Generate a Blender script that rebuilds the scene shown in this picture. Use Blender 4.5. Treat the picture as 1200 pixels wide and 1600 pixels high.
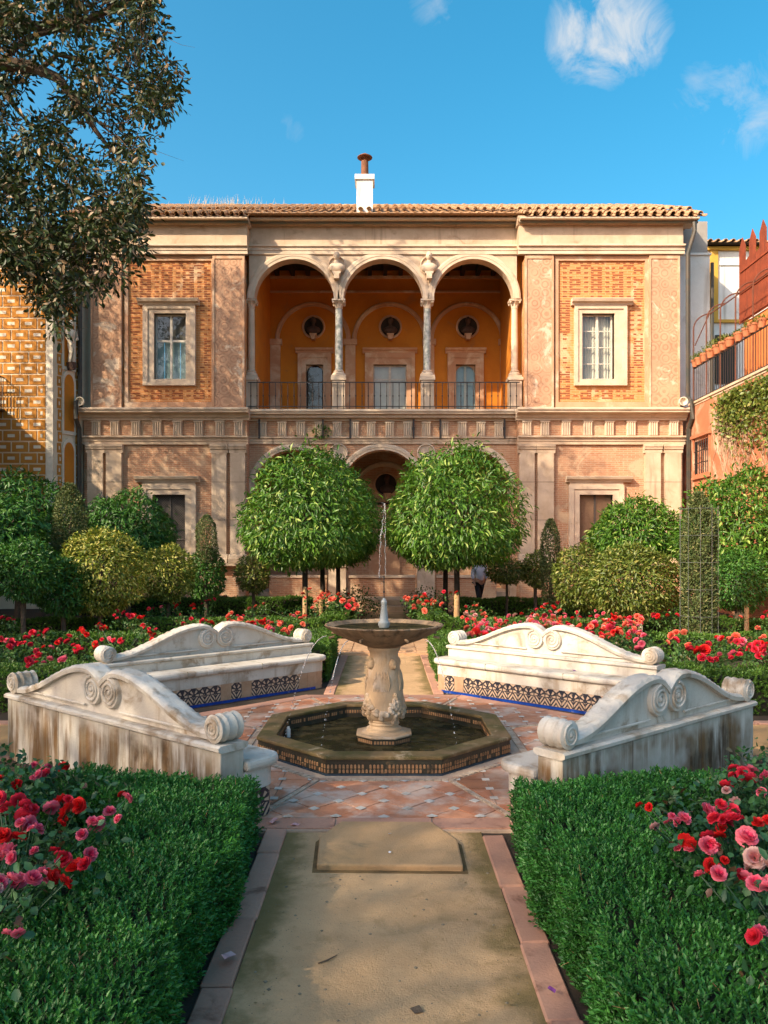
import bpy, math, random
import numpy as np
from mathutils import Vector, Matrix
for o in list(bpy.data.objects):
    bpy.data.objects.remove(o)
scene = bpy.context.scene
COL = scene.collection
rng = np.random.default_rng(7)
random.seed(7)
R = math.radians
pi = math.pi

# ------------------------------------------------------------------ camera
CAMH, F, CX, HY = 1.9, 1200.0, 600.0, 862.0      # camera height, focal length and horizon (pixels of the 1200x1600 photograph)
cam_d = bpy.data.cameras.new('camera')
cam = bpy.data.objects.new('camera', cam_d)
COL.objects.link(cam)
cam.location = (0, 0, CAMH)
cam.rotation_euler = (R(90), 0, 0)
cam_d.sensor_width = 36
cam_d.lens = 27.0
cam_d.shift_y = (HY - 800) / 1600
cam_d.clip_end = 2000
cam_d.clip_start = 0.05
scene.camera = cam
scene.render.resolution_x = 768
scene.render.resolution_y = 1024

# ------------------------------------------------------------------ light
SUN = Vector((1.1, 1.0, -0.95)).normalized()       # the way the light travels
sun_el = math.asin(-SUN.z)
sun_rot = math.atan2(-SUN.x, -SUN.y)
sd = bpy.data.lights.new('sun', 'SUN')
sd.energy = 3.8
sd.angle = R(0.5)
sd.color = (1.0, 0.84, 0.62)
so = bpy.data.objects.new('sun', sd)
COL.objects.link(so)
so.rotation_euler = SUN.to_track_quat('-Z', 'Y').to_euler()
so.location = (-20, -20, 25)

world = bpy.data.worlds.new('World')
scene.world = world
world.use_nodes = True
wn, wl = world.node_tree.nodes, world.node_tree.links
wn.clear()
def wnode(t, **kw):
    n = wn.new(t)
    for k, v in kw.items():
        setattr(n, k, v)
    return n
sky = wnode('ShaderNodeTexSky', sky_type='NISHITA', sun_disc=False, sun_elevation=sun_el, sun_rotation=sun_rot % (2 * pi))
sky.air_density = 1.0
sky.dust_density = 4.0
sky.ozone_density = 2.2
hs = wnode('ShaderNodeHueSaturation')
hs.inputs['Hue'].default_value = 0.474
hs.inputs['Saturation'].default_value = 1.44
hs.inputs['Value'].default_value = 1.04
wl.new(sky.outputs[0], hs.inputs['Color'])
tc = wnode('ShaderNodeTexCoord')
nz = wnode('ShaderNodeTexNoise')
nz.inputs['Scale'].default_value = 15.0
nz.inputs['Detail'].default_value = 9.0
nz.inputs['Roughness'].default_value = 0.62
nz.inputs['Distortion'].default_value = 0.7
wl.new(tc.outputs['Generated'], nz.inputs['Vector'])
def wmath(op, a, b=None, clamp=False):
    n = wnode('ShaderNodeMath', operation=op, use_clamp=clamp)
    for i, s in enumerate((a, b)):
        if s is None: continue
        if isinstance(s, (int, float)): n.inputs[i].default_value = s
        else: wl.new(s, n.inputs[i])
    return n.outputs[0]
tot = None
CLOUDS = [(945, 40, 0.068, .66), (985, 50, 0.05, .56), (905, 62, .045, .46), (925, 92, .03, .3), (1095, 160, .055, .2), (1150, 140, .065, .23), (1190, 175, .065, .24), (440, 200, .03, .15), (462, 208, .026, .13), (680, -6, .05, .16), (1330, 120, .12, .4)]
CLOUDS += [(-700, 120, .16, .45), (-300, -250, .2, .45), (1900, -100, .22, .45), (500, -900, .3, .45)]
for (x, y, r, amp) in CLOUDS:
    d = Vector(((x - CX) / F, 1.0, (HY - y) / F)).normalized()
    vd = wnode('ShaderNodeVectorMath', operation='DISTANCE')
    wl.new(tc.outputs['Generated'], vd.inputs[0])
    vd.inputs[1].default_value = d
    mr = wnode('ShaderNodeMapRange', interpolation_type='SMOOTHSTEP')
    mr.inputs['From Min'].default_value = r * 0.15
    mr.inputs['From Max'].default_value = r * 1.15
    mr.inputs['To Min'].default_value = amp
    mr.inputs['To Max'].default_value = 0
    wl.new(vd.outputs['Value'], mr.inputs['Value'])
    tot = mr.outputs[0] if tot is None else wmath('MAXIMUM', tot, mr.outputs[0])
fine = wmath('MULTIPLY', wmath('SUBTRACT', nz.outputs['Fac'], 0.5), 3.4)
dens = wmath('ADD', tot, wmath('MULTIPLY', fine, wmath('MULTIPLY', tot, 2.2, True)))
dens = wmath('SUBTRACT', dens, 0.14)
dens = wmath('MULTIPLY', dens, 1.25, True)
dens = wmath('MINIMUM', dens, 0.8)
cm = wnode('ShaderNodeMix', data_type='RGBA')
wl.new(dens, cm.inputs['Factor'])
wl.new(hs.outputs['Color'], cm.inputs['A'])
cm.inputs['B'].default_value = (2.75, 2.85, 2.95, 1)
bg = wnode('ShaderNodeBackground')
bg.inputs['Strength'].default_value = 0.15
wl.new(cm.outputs['Result'], bg.inputs['Color'])
wo = wnode('ShaderNodeOutputWorld')
wl.new(bg.outputs[0], wo.inputs['Surface'])

vs = scene.view_settings
vs.view_transform = 'Standard'
vs.look = 'None'
vs.exposure = 0.93
vs.gamma = 1.0
vs.use_curve_mapping = False

# ------------------------------------------------------------------ helpers
def W(x, y, Y):
    """a direction of the photograph at depth Y"""
    return ((x - CX) * Y / F, Y, CAMH + (HY - y) * Y / F)
def G(x, y, z=0.0):
    """where a sight line meets the height z"""
    Y = (CAMH - z) * F / (y - HY)
    return ((x - CX) * Y / F, Y, z)

class MB:
    def __init__(s):
        s.v = []; s.f = []
    def add(s, verts, faces):
        b = len(s.v)
        s.v += [tuple(p) for p in verts]
        s.f += [tuple(i + b for i in f) for f in faces]
        return s
    def box(s, x0, x1, y0, y1, z0, z1):
        x0, x1 = min(x0, x1), max(x0, x1); y0, y1 = min(y0, y1), max(y0, y1); z0, z1 = min(z0, z1), max(z0, z1)
        return s.add([(x0, y0, z0), (x1, y0, z0), (x1, y1, z0), (x0, y1, z0), (x0, y0, z1), (x1, y0, z1), (x1, y1, z1), (x0, y1, z1)],
                     [(0, 3, 2, 1), (4, 5, 6, 7), (0, 1, 5, 4), (1, 2, 6, 5), (2, 3, 7, 6), (3, 0, 4, 7)])
    def prism(s, poly, axis, c0, c1):
        """closed 2D outline swept along an axis: axis y -> (x,z) outline, x -> (y,z), z -> (x,y)"""
        n = len(poly)
        def P(a, b, c):
            return (a, c, b) if axis == 'y' else (c, a, b) if axis == 'x' else (a, b, c)
        vv = [P(a, b, c0) for a, b in poly] + [P(a, b, c1) for a, b in poly]
        ff = [tuple(range(n)), tuple(range(2 * n - 1, n - 1, -1))]
        for i in range(n):
            j = (i + 1) % n
            ff.append((i, i + n, j + n, j))
        return s.add(vv, ff)
    def lathe(s, prof, n=24, c=(0, 0, 0), axis='z', fn=None):
        m = len(prof)
        vv = []
        for i in range(n):
            a = 2 * pi * i / n
            for (r, z) in prof:
                rr = fn(a, r, z) if fn else r
                p = (rr * math.cos(a), rr * math.sin(a), z)
                if axis == 'y': p = (p[0], p[2], p[1])
                elif axis == 'x': p = (p[2], p[0], p[1])
                vv.append((p[0] + c[0], p[1] + c[1], p[2] + c[2]))
        ff = []
        for i in range(n):
            j = (i + 1) % n
            for k in range(m - 1):
                ff.append((i * m + k, j * m + k, j * m + k + 1, i * m + k + 1))
        if prof[0][0] > 1e-5: ff.append(tuple(i * m for i in range(n))[::-1])
        if prof[-1][0] > 1e-5: ff.append(tuple(i * m + m - 1 for i in range(n)))
        return s.add(vv, ff)
    def tube(s, pts, rad, n=6, caps=True):
        pts = [Vector(p) for p in pts]
        if not hasattr(rad, '__len__'): rad = [rad] * len(pts)
        vv = []; ff = []
        up = Vector((0.13, 0.31, 0.94))
        for i, p in enumerate(pts):
            t = (pts[min(i + 1, len(pts) - 1)] - pts[max(i - 1, 0)])
            t = t.normalized() if t.length > 1e-9 else Vector((0, 0, 1))
            if abs(t.dot(up)) > 0.97: u0 = Vector((1, 0, 0))
            else: u0 = up
            a = t.cross(u0).normalized(); b = t.cross(a).normalized()
            for k in range(n):
                an = 2 * pi * k / n
                vv.append(p + (a * math.cos(an) + b * math.sin(an)) * rad[i])
        for i in range(len(pts) - 1):
            for k in range(n):
                l = (k + 1) % n
                ff.append((i * n + k, i * n + l, (i + 1) * n + l, (i + 1) * n + k))
        if caps:
            ff.append(tuple(range(n))[::-1]); ff.append(tuple((len(pts) - 1) * n + k for k in range(n)))
        return s.add(vv, ff)
    def ball(s, c, r, nu=10, nv=7, sx=1, sy=1, sz=1):
        prof = [(max(1e-6, r * math.sin(pi * i / nv)), -r * math.cos(pi * i / nv)) for i in range(nv + 1)]
        b = len(s.v)
        s.lathe(prof, nu)
        s.v[b:] = [(p[0] * sx + c[0], p[1] * sy + c[1], p[2] * sz + c[2]) for p in s.v[b:]]
        return s
    def xform(s, M):
        s.v = [tuple(M @ Vector(p)) for p in s.v]
        return s
    def mesh(s, name, mat, smooth=False):
        me = bpy.data.meshes.new(name)
        me.from_pydata(s.v, [], s.f)
        me.update()
        if mat: me.materials.append(mat)
        if smooth:
            me.polygons.foreach_set('use_smooth', [True] * len(me.polygons))
            try: me.set_sharp_from_angle(angle=R(42))
            except Exception: pass
        return me
    def build(s, name, mat, parent=None, loc=(0, 0, 0), rz=0, smooth=False, bevel=0, bseg=2):
        o = link(name, s.mesh(name, mat, smooth), parent, loc, rz)
        if bevel:
            m = o.modifiers.new('bevel', 'BEVEL'); m.width = bevel; m.segments = bseg; m.limit_method = 'ANGLE'; m.angle_limit = R(40)
        return o

def link(name, data, parent=None, loc=(0, 0, 0), rz=0):
    o = bpy.data.objects.new(name, data)
    COL.objects.link(o)
    o.parent = parent
    o.location = loc
    o.rotation_euler = (0, 0, rz)
    return o
def tag(o, label=None, cat=None, group=None, kind=None):
    if label: o['label'] = label
    if cat: o['category'] = cat
    if group: o['group'] = group
    if kind: o['kind'] = kind
    return o
def thing(name, label, cat, loc=(0, 0, 0), rz=0, group=None):
    return tag(link(name, None, None, loc, rz), label, cat, group)
def copy_tree(o, parent=None):
    c = o.copy(); COL.objects.link(c); c.parent = parent
    for ch in list(o.children): copy_tree(ch, c)
    return c

# ------------------------------------------------------------------ materials
class NT:
    def __init__(s, name):
        s.m = bpy.data.materials.new(name); s.m.use_nodes = True
        s.t = s.m.node_tree; s.n = s.t.nodes; s.l = s.t.links
        s.n.clear()
        s.out = s.n.new('ShaderNodeOutputMaterial')
        s.b = s.n.new('ShaderNodeBsdfPrincipled')
        s.l.new(s.b.outputs[0], s.out.inputs['Surface'])
        s.tc = s.n.new('ShaderNodeTexCoord')
        s.oi = s.n.new('ShaderNodeObjectInfo')
        ad = s.n.new('ShaderNodeVectorMath'); ad.operation = 'MULTIPLY_ADD'
        s.l.new(s.oi.outputs['Random'], ad.inputs[0]); ad.inputs[1].default_value = (31.7, 17.3, 23.1)
        s.l.new(s.tc.outputs['Object'], ad.inputs[2])
        s.raw = s.tc.outputs['Object']
        s.co = ad.outputs[0]
    def put(s, sock, v):
        if v is None: return
        if isinstance(v, (int, float)): sock.default_value = v
        elif isinstance(v, (tuple, list)): sock.default_value = tuple(v) + ((1,) if len(v) == 3 and sock.type == 'RGBA' else ())
        else: s.l.new(v, sock)
    def math(s, op, a, b=None, c=None, clamp=False):
        n = s.n.new('ShaderNodeMath'); n.operation = op; n.use_clamp = clamp
        for i, q in enumerate((a, b, c)): s.put(n.inputs[i], q)
        return n.outputs[0]
    def mix(s, f, a, b, mode='MIX'):
        n = s.n.new('ShaderNodeMix'); n.data_type = 'RGBA'; n.blend_type = mode
        s.put(n.inputs['Factor'], f); s.put(n.inputs['A'], a); s.put(n.inputs['B'], b)
        return n.outputs['Result']
    def scalevec(s, sc, vec=None):
        n = s.n.new('ShaderNodeMapping')
        n.inputs['Scale'].default_value = sc
        s.l.new(vec or s.co, n.inputs['Vector'])
        return n.outputs[0]
    def noise(s, scale, detail=5, rough=.55, vec=None, dist=0):
        n = s.n.new('ShaderNodeTexNoise')
        n.inputs['Scale'].default_value = scale; n.inputs['Detail'].default_value = detail; n.inputs['Roughness'].default_value = rough
        n.inputs['Distortion'].default_value = dist
        s.l.new(vec or s.co, n.inputs['Vector'])
        return n.outputs['Fac']
    def ramp(s, v, lo, hi, a=0.0, b=1.0):
        n = s.n.new('ShaderNodeMapRange'); n.interpolation_type = 'SMOOTHSTEP'
        s.put(n.inputs['Value'], v)
        for k, q in zip(('From Min', 'From Max', 'To Min', 'To Max'), (lo, hi, a, b)): n.inputs[k].default_value = q
        return n.outputs[0]
    def xyz(s, vec=None):
        n = s.n.new('ShaderNodeSeparateXYZ'); s.l.new(vec or s.co, n.inputs[0])
        return n.outputs
    def comb(s, x, y, z=0.0):
        n = s.n.new('ShaderNodeCombineXYZ')
        for i, q in enumerate((x, y, z)): s.put(n.inputs[i], q)
        return n.outputs[0]
    def bump(s, h, strength=.3, dist=.01):
        n = s.n.new('ShaderNodeBump')
        n.inputs['Strength'].default_value = strength; n.inputs['Distance'].default_value = dist
        s.l.new(h, n.inputs['Height'])
        s.l.new(n.outputs[0], s.b.inputs['Normal'])
    def fin(s, col, rough=.8, spec=.3, metal=0):
        s.put(s.b.inputs['Base Color'], col); s.put(s.b.inputs['Roughness'], rough)
        s.b.inputs['Specular IOR Level'].default_value = spec; s.b.inputs['Metallic'].default_value = metal
        return s.m

def mat(name, c, c2=None, rough=.8, scale=4, bump=.25, bscale=45, spec=.3, stain=None, streak=None, metal=0, pv=0):
    """mottled surface; stain / streak = (colour, amount, scale)"""
    t = NT(name)
    if c2 is None: c2 = tuple(q * .72 for q in c)
    n1 = t.noise(scale, 7, .6)
    col = t.mix(t.ramp(n1, .3, .7), c, c2)
    n2 = t.noise(bscale, 4, .6)
    col = t.mix(t.ramp(n2, .35, .75, 0, .22), col, tuple(q * .6 for q in c))
    if stain:
        col = t.mix(t.ramp(t.noise(stain[2], 8, .65, dist=.6), .62 - stain[1] * .25, .8 - stain[1] * .2), col, stain[0])
    if streak:
        sv = t.scalevec((streak[2], streak[2], streak[2] * .09))
        col = t.mix(t.ramp(t.noise(1.0, 6, .62, sv), .62 - streak[1] * .25, .82 - streak[1] * .2), col, streak[0])
    if pv:
        col = t.mix(t.math('MULTIPLY', t.oi.outputs['Random'], pv), col, tuple(q * .45 for q in c2))
    if bump: t.bump(t.math('ADD', n2, t.math('MULTIPLY', n1, .6)), bump, .012)
    return t.fin(col, rough, spec, metal)

def brick_mat(name, c1, c2, mortar, bw=.28, bh=.065, ms=.011, rough=.9, patch=None, bump=.5, dirt=.35):
    t = NT(name)
    x, y, z = t.xyz(t.raw)
    v = t.comb(t.math('ADD', x, y), z)
    b = t.n.new('ShaderNodeTexBrick')
    t.l.new(v, b.inputs['Vector'])
    b.inputs['Scale'].default_value = 1.0
    b.inputs['Brick Width'].default_value = bw; b.inputs['Row Height'].default_value = bh
    b.inputs['Mortar Size'].default_value = ms; b.inputs['Mortar Smooth'].default_value = .3
    b.inputs['Color1'].default_value = (*c1, 1); b.inputs['Color2'].default_value = (*c2, 1); b.inputs['Mortar'].default_value = (*mortar, 1)
    n = t.noise(1.1, 7, .65)
    col = t.mix(t.ramp(n, .38, .7, 0, .6), b.outputs['Color'], tuple((a + m) * .5 for a, m in zip(c1, mortar)))
    if patch:
        col = t.mix(t.ramp(t.noise(patch[2], 7, .62, dist=.8), .6 - patch[1] * .2, .68 - patch[1] * .2, 0, .85), col, patch[0])
    col = t.mix(t.ramp(t.noise(9, 6, .7), .45, .8, 0, dirt), col, tuple(q * .45 for q in c1))
    t.bump(t.math('ADD', t.math('MULTIPLY', b.outputs['Fac'], -1.0), t.math('MULTIPLY', t.noise(40, 4), .5)), bump, .012)
    return t.fin(col, rough, .2)

def leaf_mat(name, c1, c2, c3=None, rough=.45, trans=.25, spec=.4, hi=.86):
    """colour varies from leaf to leaf (mesh attribute rnd); c3 is for the few young or dry leaves"""
    t = NT(name)
    a = t.n.new('ShaderNodeAttribute'); a.attribute_name = 'rnd'
    col = t.mix(t.ramp(a.outputs['Fac'], 0, .85), c1, c2)
    if c3: col = t.mix(t.ramp(a.outputs['Fac'], hi, hi + .04), col, c3)
    t.fin(col, rough, spec)
    tr = t.n.new('ShaderNodeBsdfTranslucent')
    t.l.new(t.mix(1.0, col, (1.0, 1.0, .55), 'MULTIPLY'), tr.inputs['Color'])
    ms = t.n.new('ShaderNodeMixShader'); ms.inputs[0].default_value = trans
    t.l.new(t.b.outputs[0], ms.inputs[1]); t.l.new(tr.outputs[0], ms.inputs[2])
    t.l.new(ms.outputs[0], t.out.inputs['Surface'])
    return t.m

# ------------------------------------------------------------------ palette
CREAM = mat('cream_stone', (.65, .5, .355), (.52, .375, .25), .85, 1.6, .3, 60, stain=((.36, .24, .15), .25, 1.3), streak=((.3, .21, .14), .3, 3.0))
CREAM2 = mat('pale_stone', (.69, .55, .405), (.57, .43, .3), .85, 2.0, .25, 55, stain=((.42, .3, .2), .2, 2.2))
STUC = mat('peach_stucco', (.57, .34, .205), (.5, .265, .145), .9, 1.3, .3, 50, stain=((.68, .52, .36), .55, 1.1))
OCHRE = mat('ochre_plaster', (.62, .225, .022), (.52, .17, .016), .85, .9, .2, 40, stain=((.4, .17, .05), .2, 1.5))
DARKWOOD = mat('dark_beam_wood', (.035, .022, .014), None, .7, 6, .3)
IRON = mat('black_iron', (.018, .016, .015), (.04, .022, .014), .55, 20, .2, spec=.5)
MARBLE = mat('white_marble', (.62, .575, .5), (.5, .45, .375), .6, 2.5, .35, 70, spec=.25, stain=((.27, .2, .13), .45, 3.0), streak=((.36, .28, .2), .4, 6.0))
def stained_marble(name):
    t = NT(name)
    c = t.mix(t.ramp(t.noise(2.0, 7, .6), .35, .7), (.6, .565, .5), (.46, .41, .33))
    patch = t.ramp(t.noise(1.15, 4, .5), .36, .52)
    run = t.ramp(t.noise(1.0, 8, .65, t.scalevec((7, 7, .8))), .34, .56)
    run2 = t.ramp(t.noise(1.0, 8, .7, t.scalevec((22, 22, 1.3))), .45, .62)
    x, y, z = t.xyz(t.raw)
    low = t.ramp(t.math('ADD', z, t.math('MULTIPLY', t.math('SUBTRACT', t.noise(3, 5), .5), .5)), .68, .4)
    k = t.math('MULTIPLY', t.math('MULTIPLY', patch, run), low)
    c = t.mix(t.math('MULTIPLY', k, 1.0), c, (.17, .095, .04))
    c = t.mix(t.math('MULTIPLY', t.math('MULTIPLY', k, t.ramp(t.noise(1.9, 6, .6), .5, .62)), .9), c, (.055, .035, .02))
    c = t.mix(t.math('MULTIPLY', run2, .3), c, (.3, .29, .22))
    t.bump(t.noise(60, 5), .3, .01)
    return t.fin(c, .7, .2)
MARBLE_D = stained_marble('weathered_marble')
ROOFT = mat('terracotta_roof_tile', (.58, .36, .2), (.46, .26, .13), .9, 8, .4, 60, stain=((.2, .13, .08), .4, 5), pv=.45)
POTM = mat('terracotta_pot', (.5, .19, .09), (.42, .15, .07), .85, 8, .2, pv=.2)
GLASS = None
def glass_mat(name, tint=(.8, .85, .85)):
    t = NT(name)
    gl = t.n.new('ShaderNodeBsdfGlossy'); gl.inputs['Roughness'].default_value = .03; gl.inputs['Color'].default_value = (.9, .95, 1, 1)
    tr = t.n.new('ShaderNodeBsdfTransparent'); tr.inputs['Color'].default_value = (*tint, 1)
    ms = t.n.new('ShaderNodeMixShader'); ms.inputs[0].default_value = .05
    t.l.new(tr.outputs[0], ms.inputs[1]); t.l.new(gl.outputs[0], ms.inputs[2])
    t.l.new(ms.outputs[0], t.out.inputs['Surface'])
    return t.m
GLASS = glass_mat('window_glass')
BRICK = brick_mat('thin_brick', (.44, .195, .1), (.52, .275, .15), (.55, .39, .26), patch=((.56, .39, .25), .35, .9))
BRICKU = brick_mat('pale_brick', (.58, .24, .075), (.53, .2, .065), (.6, .35, .17), .3, .085, .012, patch=((.68, .45, .26), .28, .55), bump=.35, dirt=.2)
BRICKR = mat('dark_fired_brick', (.24, .075, .035), (.36, .12, .05), .9, 30, .3)
WHITEWALL = mat('whitewash', (.82, .80, .74), (.72, .69, .62), .9, 1.2, .25, 40, stain=((.5, .44, .36), .25, 1.2), streak=((.45, .4, .33), .35, 2.5))
WOODW = mat('painted_white_wood', (.68, .62, .52), (.55, .49, .4), .6, 8, .15)
CURT = mat('pale_curtain', (.74, .66, .54), (.62, .54, .43), .9, 3, .1)
GREYBLIND = mat('grey_blind', (.23, .2, .17), None, .8, 5, .1)
TEAL = mat('pale_teal_shutter', (.45, .55, .53), (.35, .46, .45), .7, 4, .1)
BRONZE = mat('dark_bust_stone', (.10, .06, .045), (.06, .035, .025), .7, 8, .3)
LATT = mat('grey_lattice', (.12, .1, .085), None, .7, 10, .1)
LATB = mat('tan_lattice', (.4, .24, .14), None, .7, 10, .1)

def stucco_pattern(name, c, line, patchc):
    """scroll and dot pattern scratched into plaster, with bare patches"""
    t = NT(name)
    x, y, z = t.xyz(t.raw)
    v = t.comb(x, z)
    vo = t.n.new('ShaderNodeTexVoronoi'); vo.feature = 'F1'; vo.inputs['Scale'].default_value = 2.7; vo.inputs['Randomness'].default_value = .35
    t.l.new(v, vo.inputs['Vector'])
    rings = t.math('SINE', t.math('MULTIPLY', vo.outputs['Distance'], 24.0))
    ln = t.ramp(rings, .25, .7)
    ln = t.math('MULTIPLY', ln, t.ramp(t.noise(1.7, 6, .6), .3, .55))
    col = t.mix(t.ramp(t.noise(1.5, 6), .35, .65), c, tuple(q * .82 for q in c))
    col = t.mix(t.math('MULTIPLY', ln, .42), col, line)
    col = t.mix(t.ramp(t.noise(.9, 8, .65, dist=.7), .54, .6, 0, .9), col, patchc)
    col = t.mix(t.ramp(t.noise(14, 6, .7), .5, .8, 0, .3), col, tuple(q * .5 for q in c))
    t.bump(t.math('ADD', t.math('MULTIPLY', ln, -.7), t.noise(45, 4)), .4, .015)
    return t.fin(col, .9, .2)
SCRATCH = stucco_pattern('scratched_plaster', (.57, .34, .21), (.3, .125, .065), (.66, .51, .37))

# ------------------------------------------------------------------ the palace
YW, YC, YB = 26.5, 27.0, 31.0            # wing front, middle front, back wall of the galleries
OP = Vector((0, YW, 0))
palace = thing('palace', 'two-storey brick and plaster palace with upper arcade gallery, closing the garden', 'palace', OP)
def pb(mb, name, m, parent=None, smooth=False, bevel=0):
    mb.v = [(p[0], p[1] - YW, p[2]) for p in mb.v]
    return mb.build(name, m, parent or palace, smooth=smooth, bevel=bevel)
def wx(p): return (p - CX) * YW / F
def wz(p): return CAMH + (HY - p) * YW / F
def mx(p): return (p - CX) * YC / F
def mz(p): return CAMH + (HY - p) * YC / F
def bx(p): return (p - CX) * YB / F
def bz(p): return CAMH + (HY - p) * YB / F

def holed(x0, x1, z0, z1, h, y0, y1):
    m = MB(); a, b, c, d = h
    m.box(x0, a, y0, y1, z0, z1); m.box(b, x1, y0, y1, z0, z1)
    m.box(a, b, y0 + .001, y1, d, z1); m.box(a, b, y0 + .001, y1, z0, c)
    return m
def surround(parent, x0, x1, z0, z1, ix0, ix1, iz0, iz1, yf, m, hood=None, name='window_surround', bottom=True):
    """moulded stone frame in two steps with a small cornice"""
    mb = MB()
    tw = (ix0 - x0)
    mid = .45
    def ring(a0, a1, b0, b1, c0, c1, d0, d1, ya, yb):
        lo = b0 if not bottom else b0
        mb.box(a0, c0, ya, yb, b0, b1); mb.box(c1, a1, ya, yb, b0, b1)
        mb.box(c0, c1, ya + .0015, yb, d1, b1)
        if bottom: mb.box(c0, c1, ya + .0015, yb, b0, d0)
    q0, q1 = x0 + tw * mid, x1 - tw * mid
    tz = (z1 - iz1) * mid
    bzz = (iz0 - z0) * mid if bottom else 0
    ring(x0, x1, z0, z1, q0, q1, z0 + bzz, z1 - tz, yf - .12, yf + .02)
    ring(q0 + .002, q1 - .002, z0 + bzz + .002, z1 - tz - .002, ix0, ix1, iz0, iz1, yf - .075, yf + .3)
    # joints cut as thin dark gaps are left to the stone material
    o = pb(mb, name, m)
    if hood:
        hx0, hx1, hz0, hz1 = hood
        hb = MB()
        hb.prism([(yf + .01, hz0 - .06), (yf - .14, hz0 - .06), (yf - .16, hz0), (yf - .26, hz0 + .03), (yf - .30, hz1 - .02), (yf - .30, hz1), (yf + .01, hz1 + .03)], 'x', hx0, hx1)
        hb.box(x0 + .03, x1 - .03, yf - .10, yf + .01, z1 + .004, hz0 - .062)
        pb(hb, 'window_hood', m, o)
    return o
def sash(parent, x0, x1, z0, z1, y, m, verts=1, rows=(.5,), split=None, bars=.035):
    """wooden casement with panes; returns the window part"""
    mb = MB(); b = .055
    mb.box(x0, x0 + b, y, y + .06, z0, z1); mb.box(x1 - b, x1, y, y + .06, z0, z1)
    mb.box(x0 + b, x1 - b, y + .001, y + .06, z1 - b, z1); mb.box(x0 + b, x1 - b, y + .001, y + .06, z0, z0 + b)
    xs = [x0 + b]
    for i in range(verts):
        c = x0 + (x1 - x0) * (i + 1) / (verts + 1)
        mb.box(c - .04, c + .04, y - .01, y + .05, z0 + b, z1 - b); xs += [c]
    xs.append(x1 - b)
    zs = [z0 + b] + [z0 + (z1 - z0) * r for r in rows] + [z1 - b]
    for r in rows:
        c = z0 + (z1 - z0) * r
        mb.box(x0 + b, x1 - b, y + .008, y + .045, c - bars / 2, c + bars / 2)
    o = pb(mb, 'window', m)
    for i in range(len(xs) - 1):
        for j in range(len(zs) - 1):
            pb(MB().add([(xs[i], y + .022, zs[j]), (xs[i + 1], y + .022, zs[j]), (xs[i + 1], y + .022, zs[j + 1]), (xs[i], y + .022, zs[j + 1])], [(0, 1, 2, 3)]), 'pane', GLASS, o)
    return o

def triglyph_mesh():
    m = MB(); w, h = .31, .52
    m.box(-w / 2, w / 2, -.03, .03, 0, h)
    for i in range(4):
        c = -w / 2 + w * (i + .5) / 4
        m.prism([(c - .032, -.0305), (c - .014, -.075), (c + .014, -.075), (c + .032, -.0305)], 'z', .03, h - .05)
    m.box(-w / 2 - .012, w / 2 + .012, -.085, .03, h - .048, h)
    return m.mesh('triglyph', CREAM2)
TRI = triglyph_mesh()
def triglyph(x, y, z):
    link('triglyph', TRI, palace, (x, y - YW, z))

def cornice(x0, x1, yf, z0, z1, out, m, name='cornice', back=.05):
    h = z1 - z0
    p = [(yf + back, z0), (yf - .07, z0), (yf - .07, z0 + .16 * h), (yf - .13, z0 + .22 * h), (yf - .17, z0 + .40 * h), (yf - .5 * out, z0 + .52 * h),
         (yf - out + .05, z0 + .58 * h), (yf - out + .05, z0 + .74 * h), (yf - out, z0 + .80 * h), (yf - out, z1 - .02), (yf - out + .03, z1), (yf + back, z1 + .02)]
    return pb(MB().prism(p, 'x', x0, x1), name, m)
def architrave(x0, x1, yf, z0, z1, out, m):
    h = z1 - z0
    p = [(yf + .05, z0), (yf - out * .6, z0), (yf - out * .6, z0 + .38 * h), (yf - out * .8, z0 + .40 * h), (yf - out * .8, z0 + .74 * h), (yf - out * 1.35, z0 + .8 * h), (yf - out * 1.35, z1), (yf + .05, z1)]
    return pb(MB().prism(p, 'x', x0, x1), 'architrave', m)
def pilaster(x0, x1, z0, z1, yf, m):
    mb = MB().box(x0, x1, yf - .16, yf + .02, z0 + .3, z1 - .3)
    # a slightly sunk field, so that the shaft shows joints
    o = pb(mb, 'pilaster', m)
    e = .05
    c = MB().prism([(yf + .02, z1 - .3), (yf - .165, z1 - .3), (yf - .165, z1 - .2), (yf - .2, z1 - .17), (yf - .21, z1 - .1), (yf - .235, z1 - .09), (yf - .235, z1), (yf + .02, z1)], 'x', x0 - e, x1 + e)
    pb(c, 'capital', m, o)
    b = MB().prism([(yf + .02, z0), (yf - .25, z0), (yf - .25, z0 + .14), (yf - .22, z0 + .17), (yf - .2, z0 + .25), (yf - .165, z0 + .3), (yf + .02, z0 + .3)], 'x', x0 - e, x1 + e)
    pb(b, 'base', m, o)
    for k in (.36, .68):
        zz = z0 + (z1 - z0) * k
        pb(MB().box(x0 - .002, x1 + .002, yf - .162, yf, zz, zz + .012), 'joint', BRONZE, o)

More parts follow.
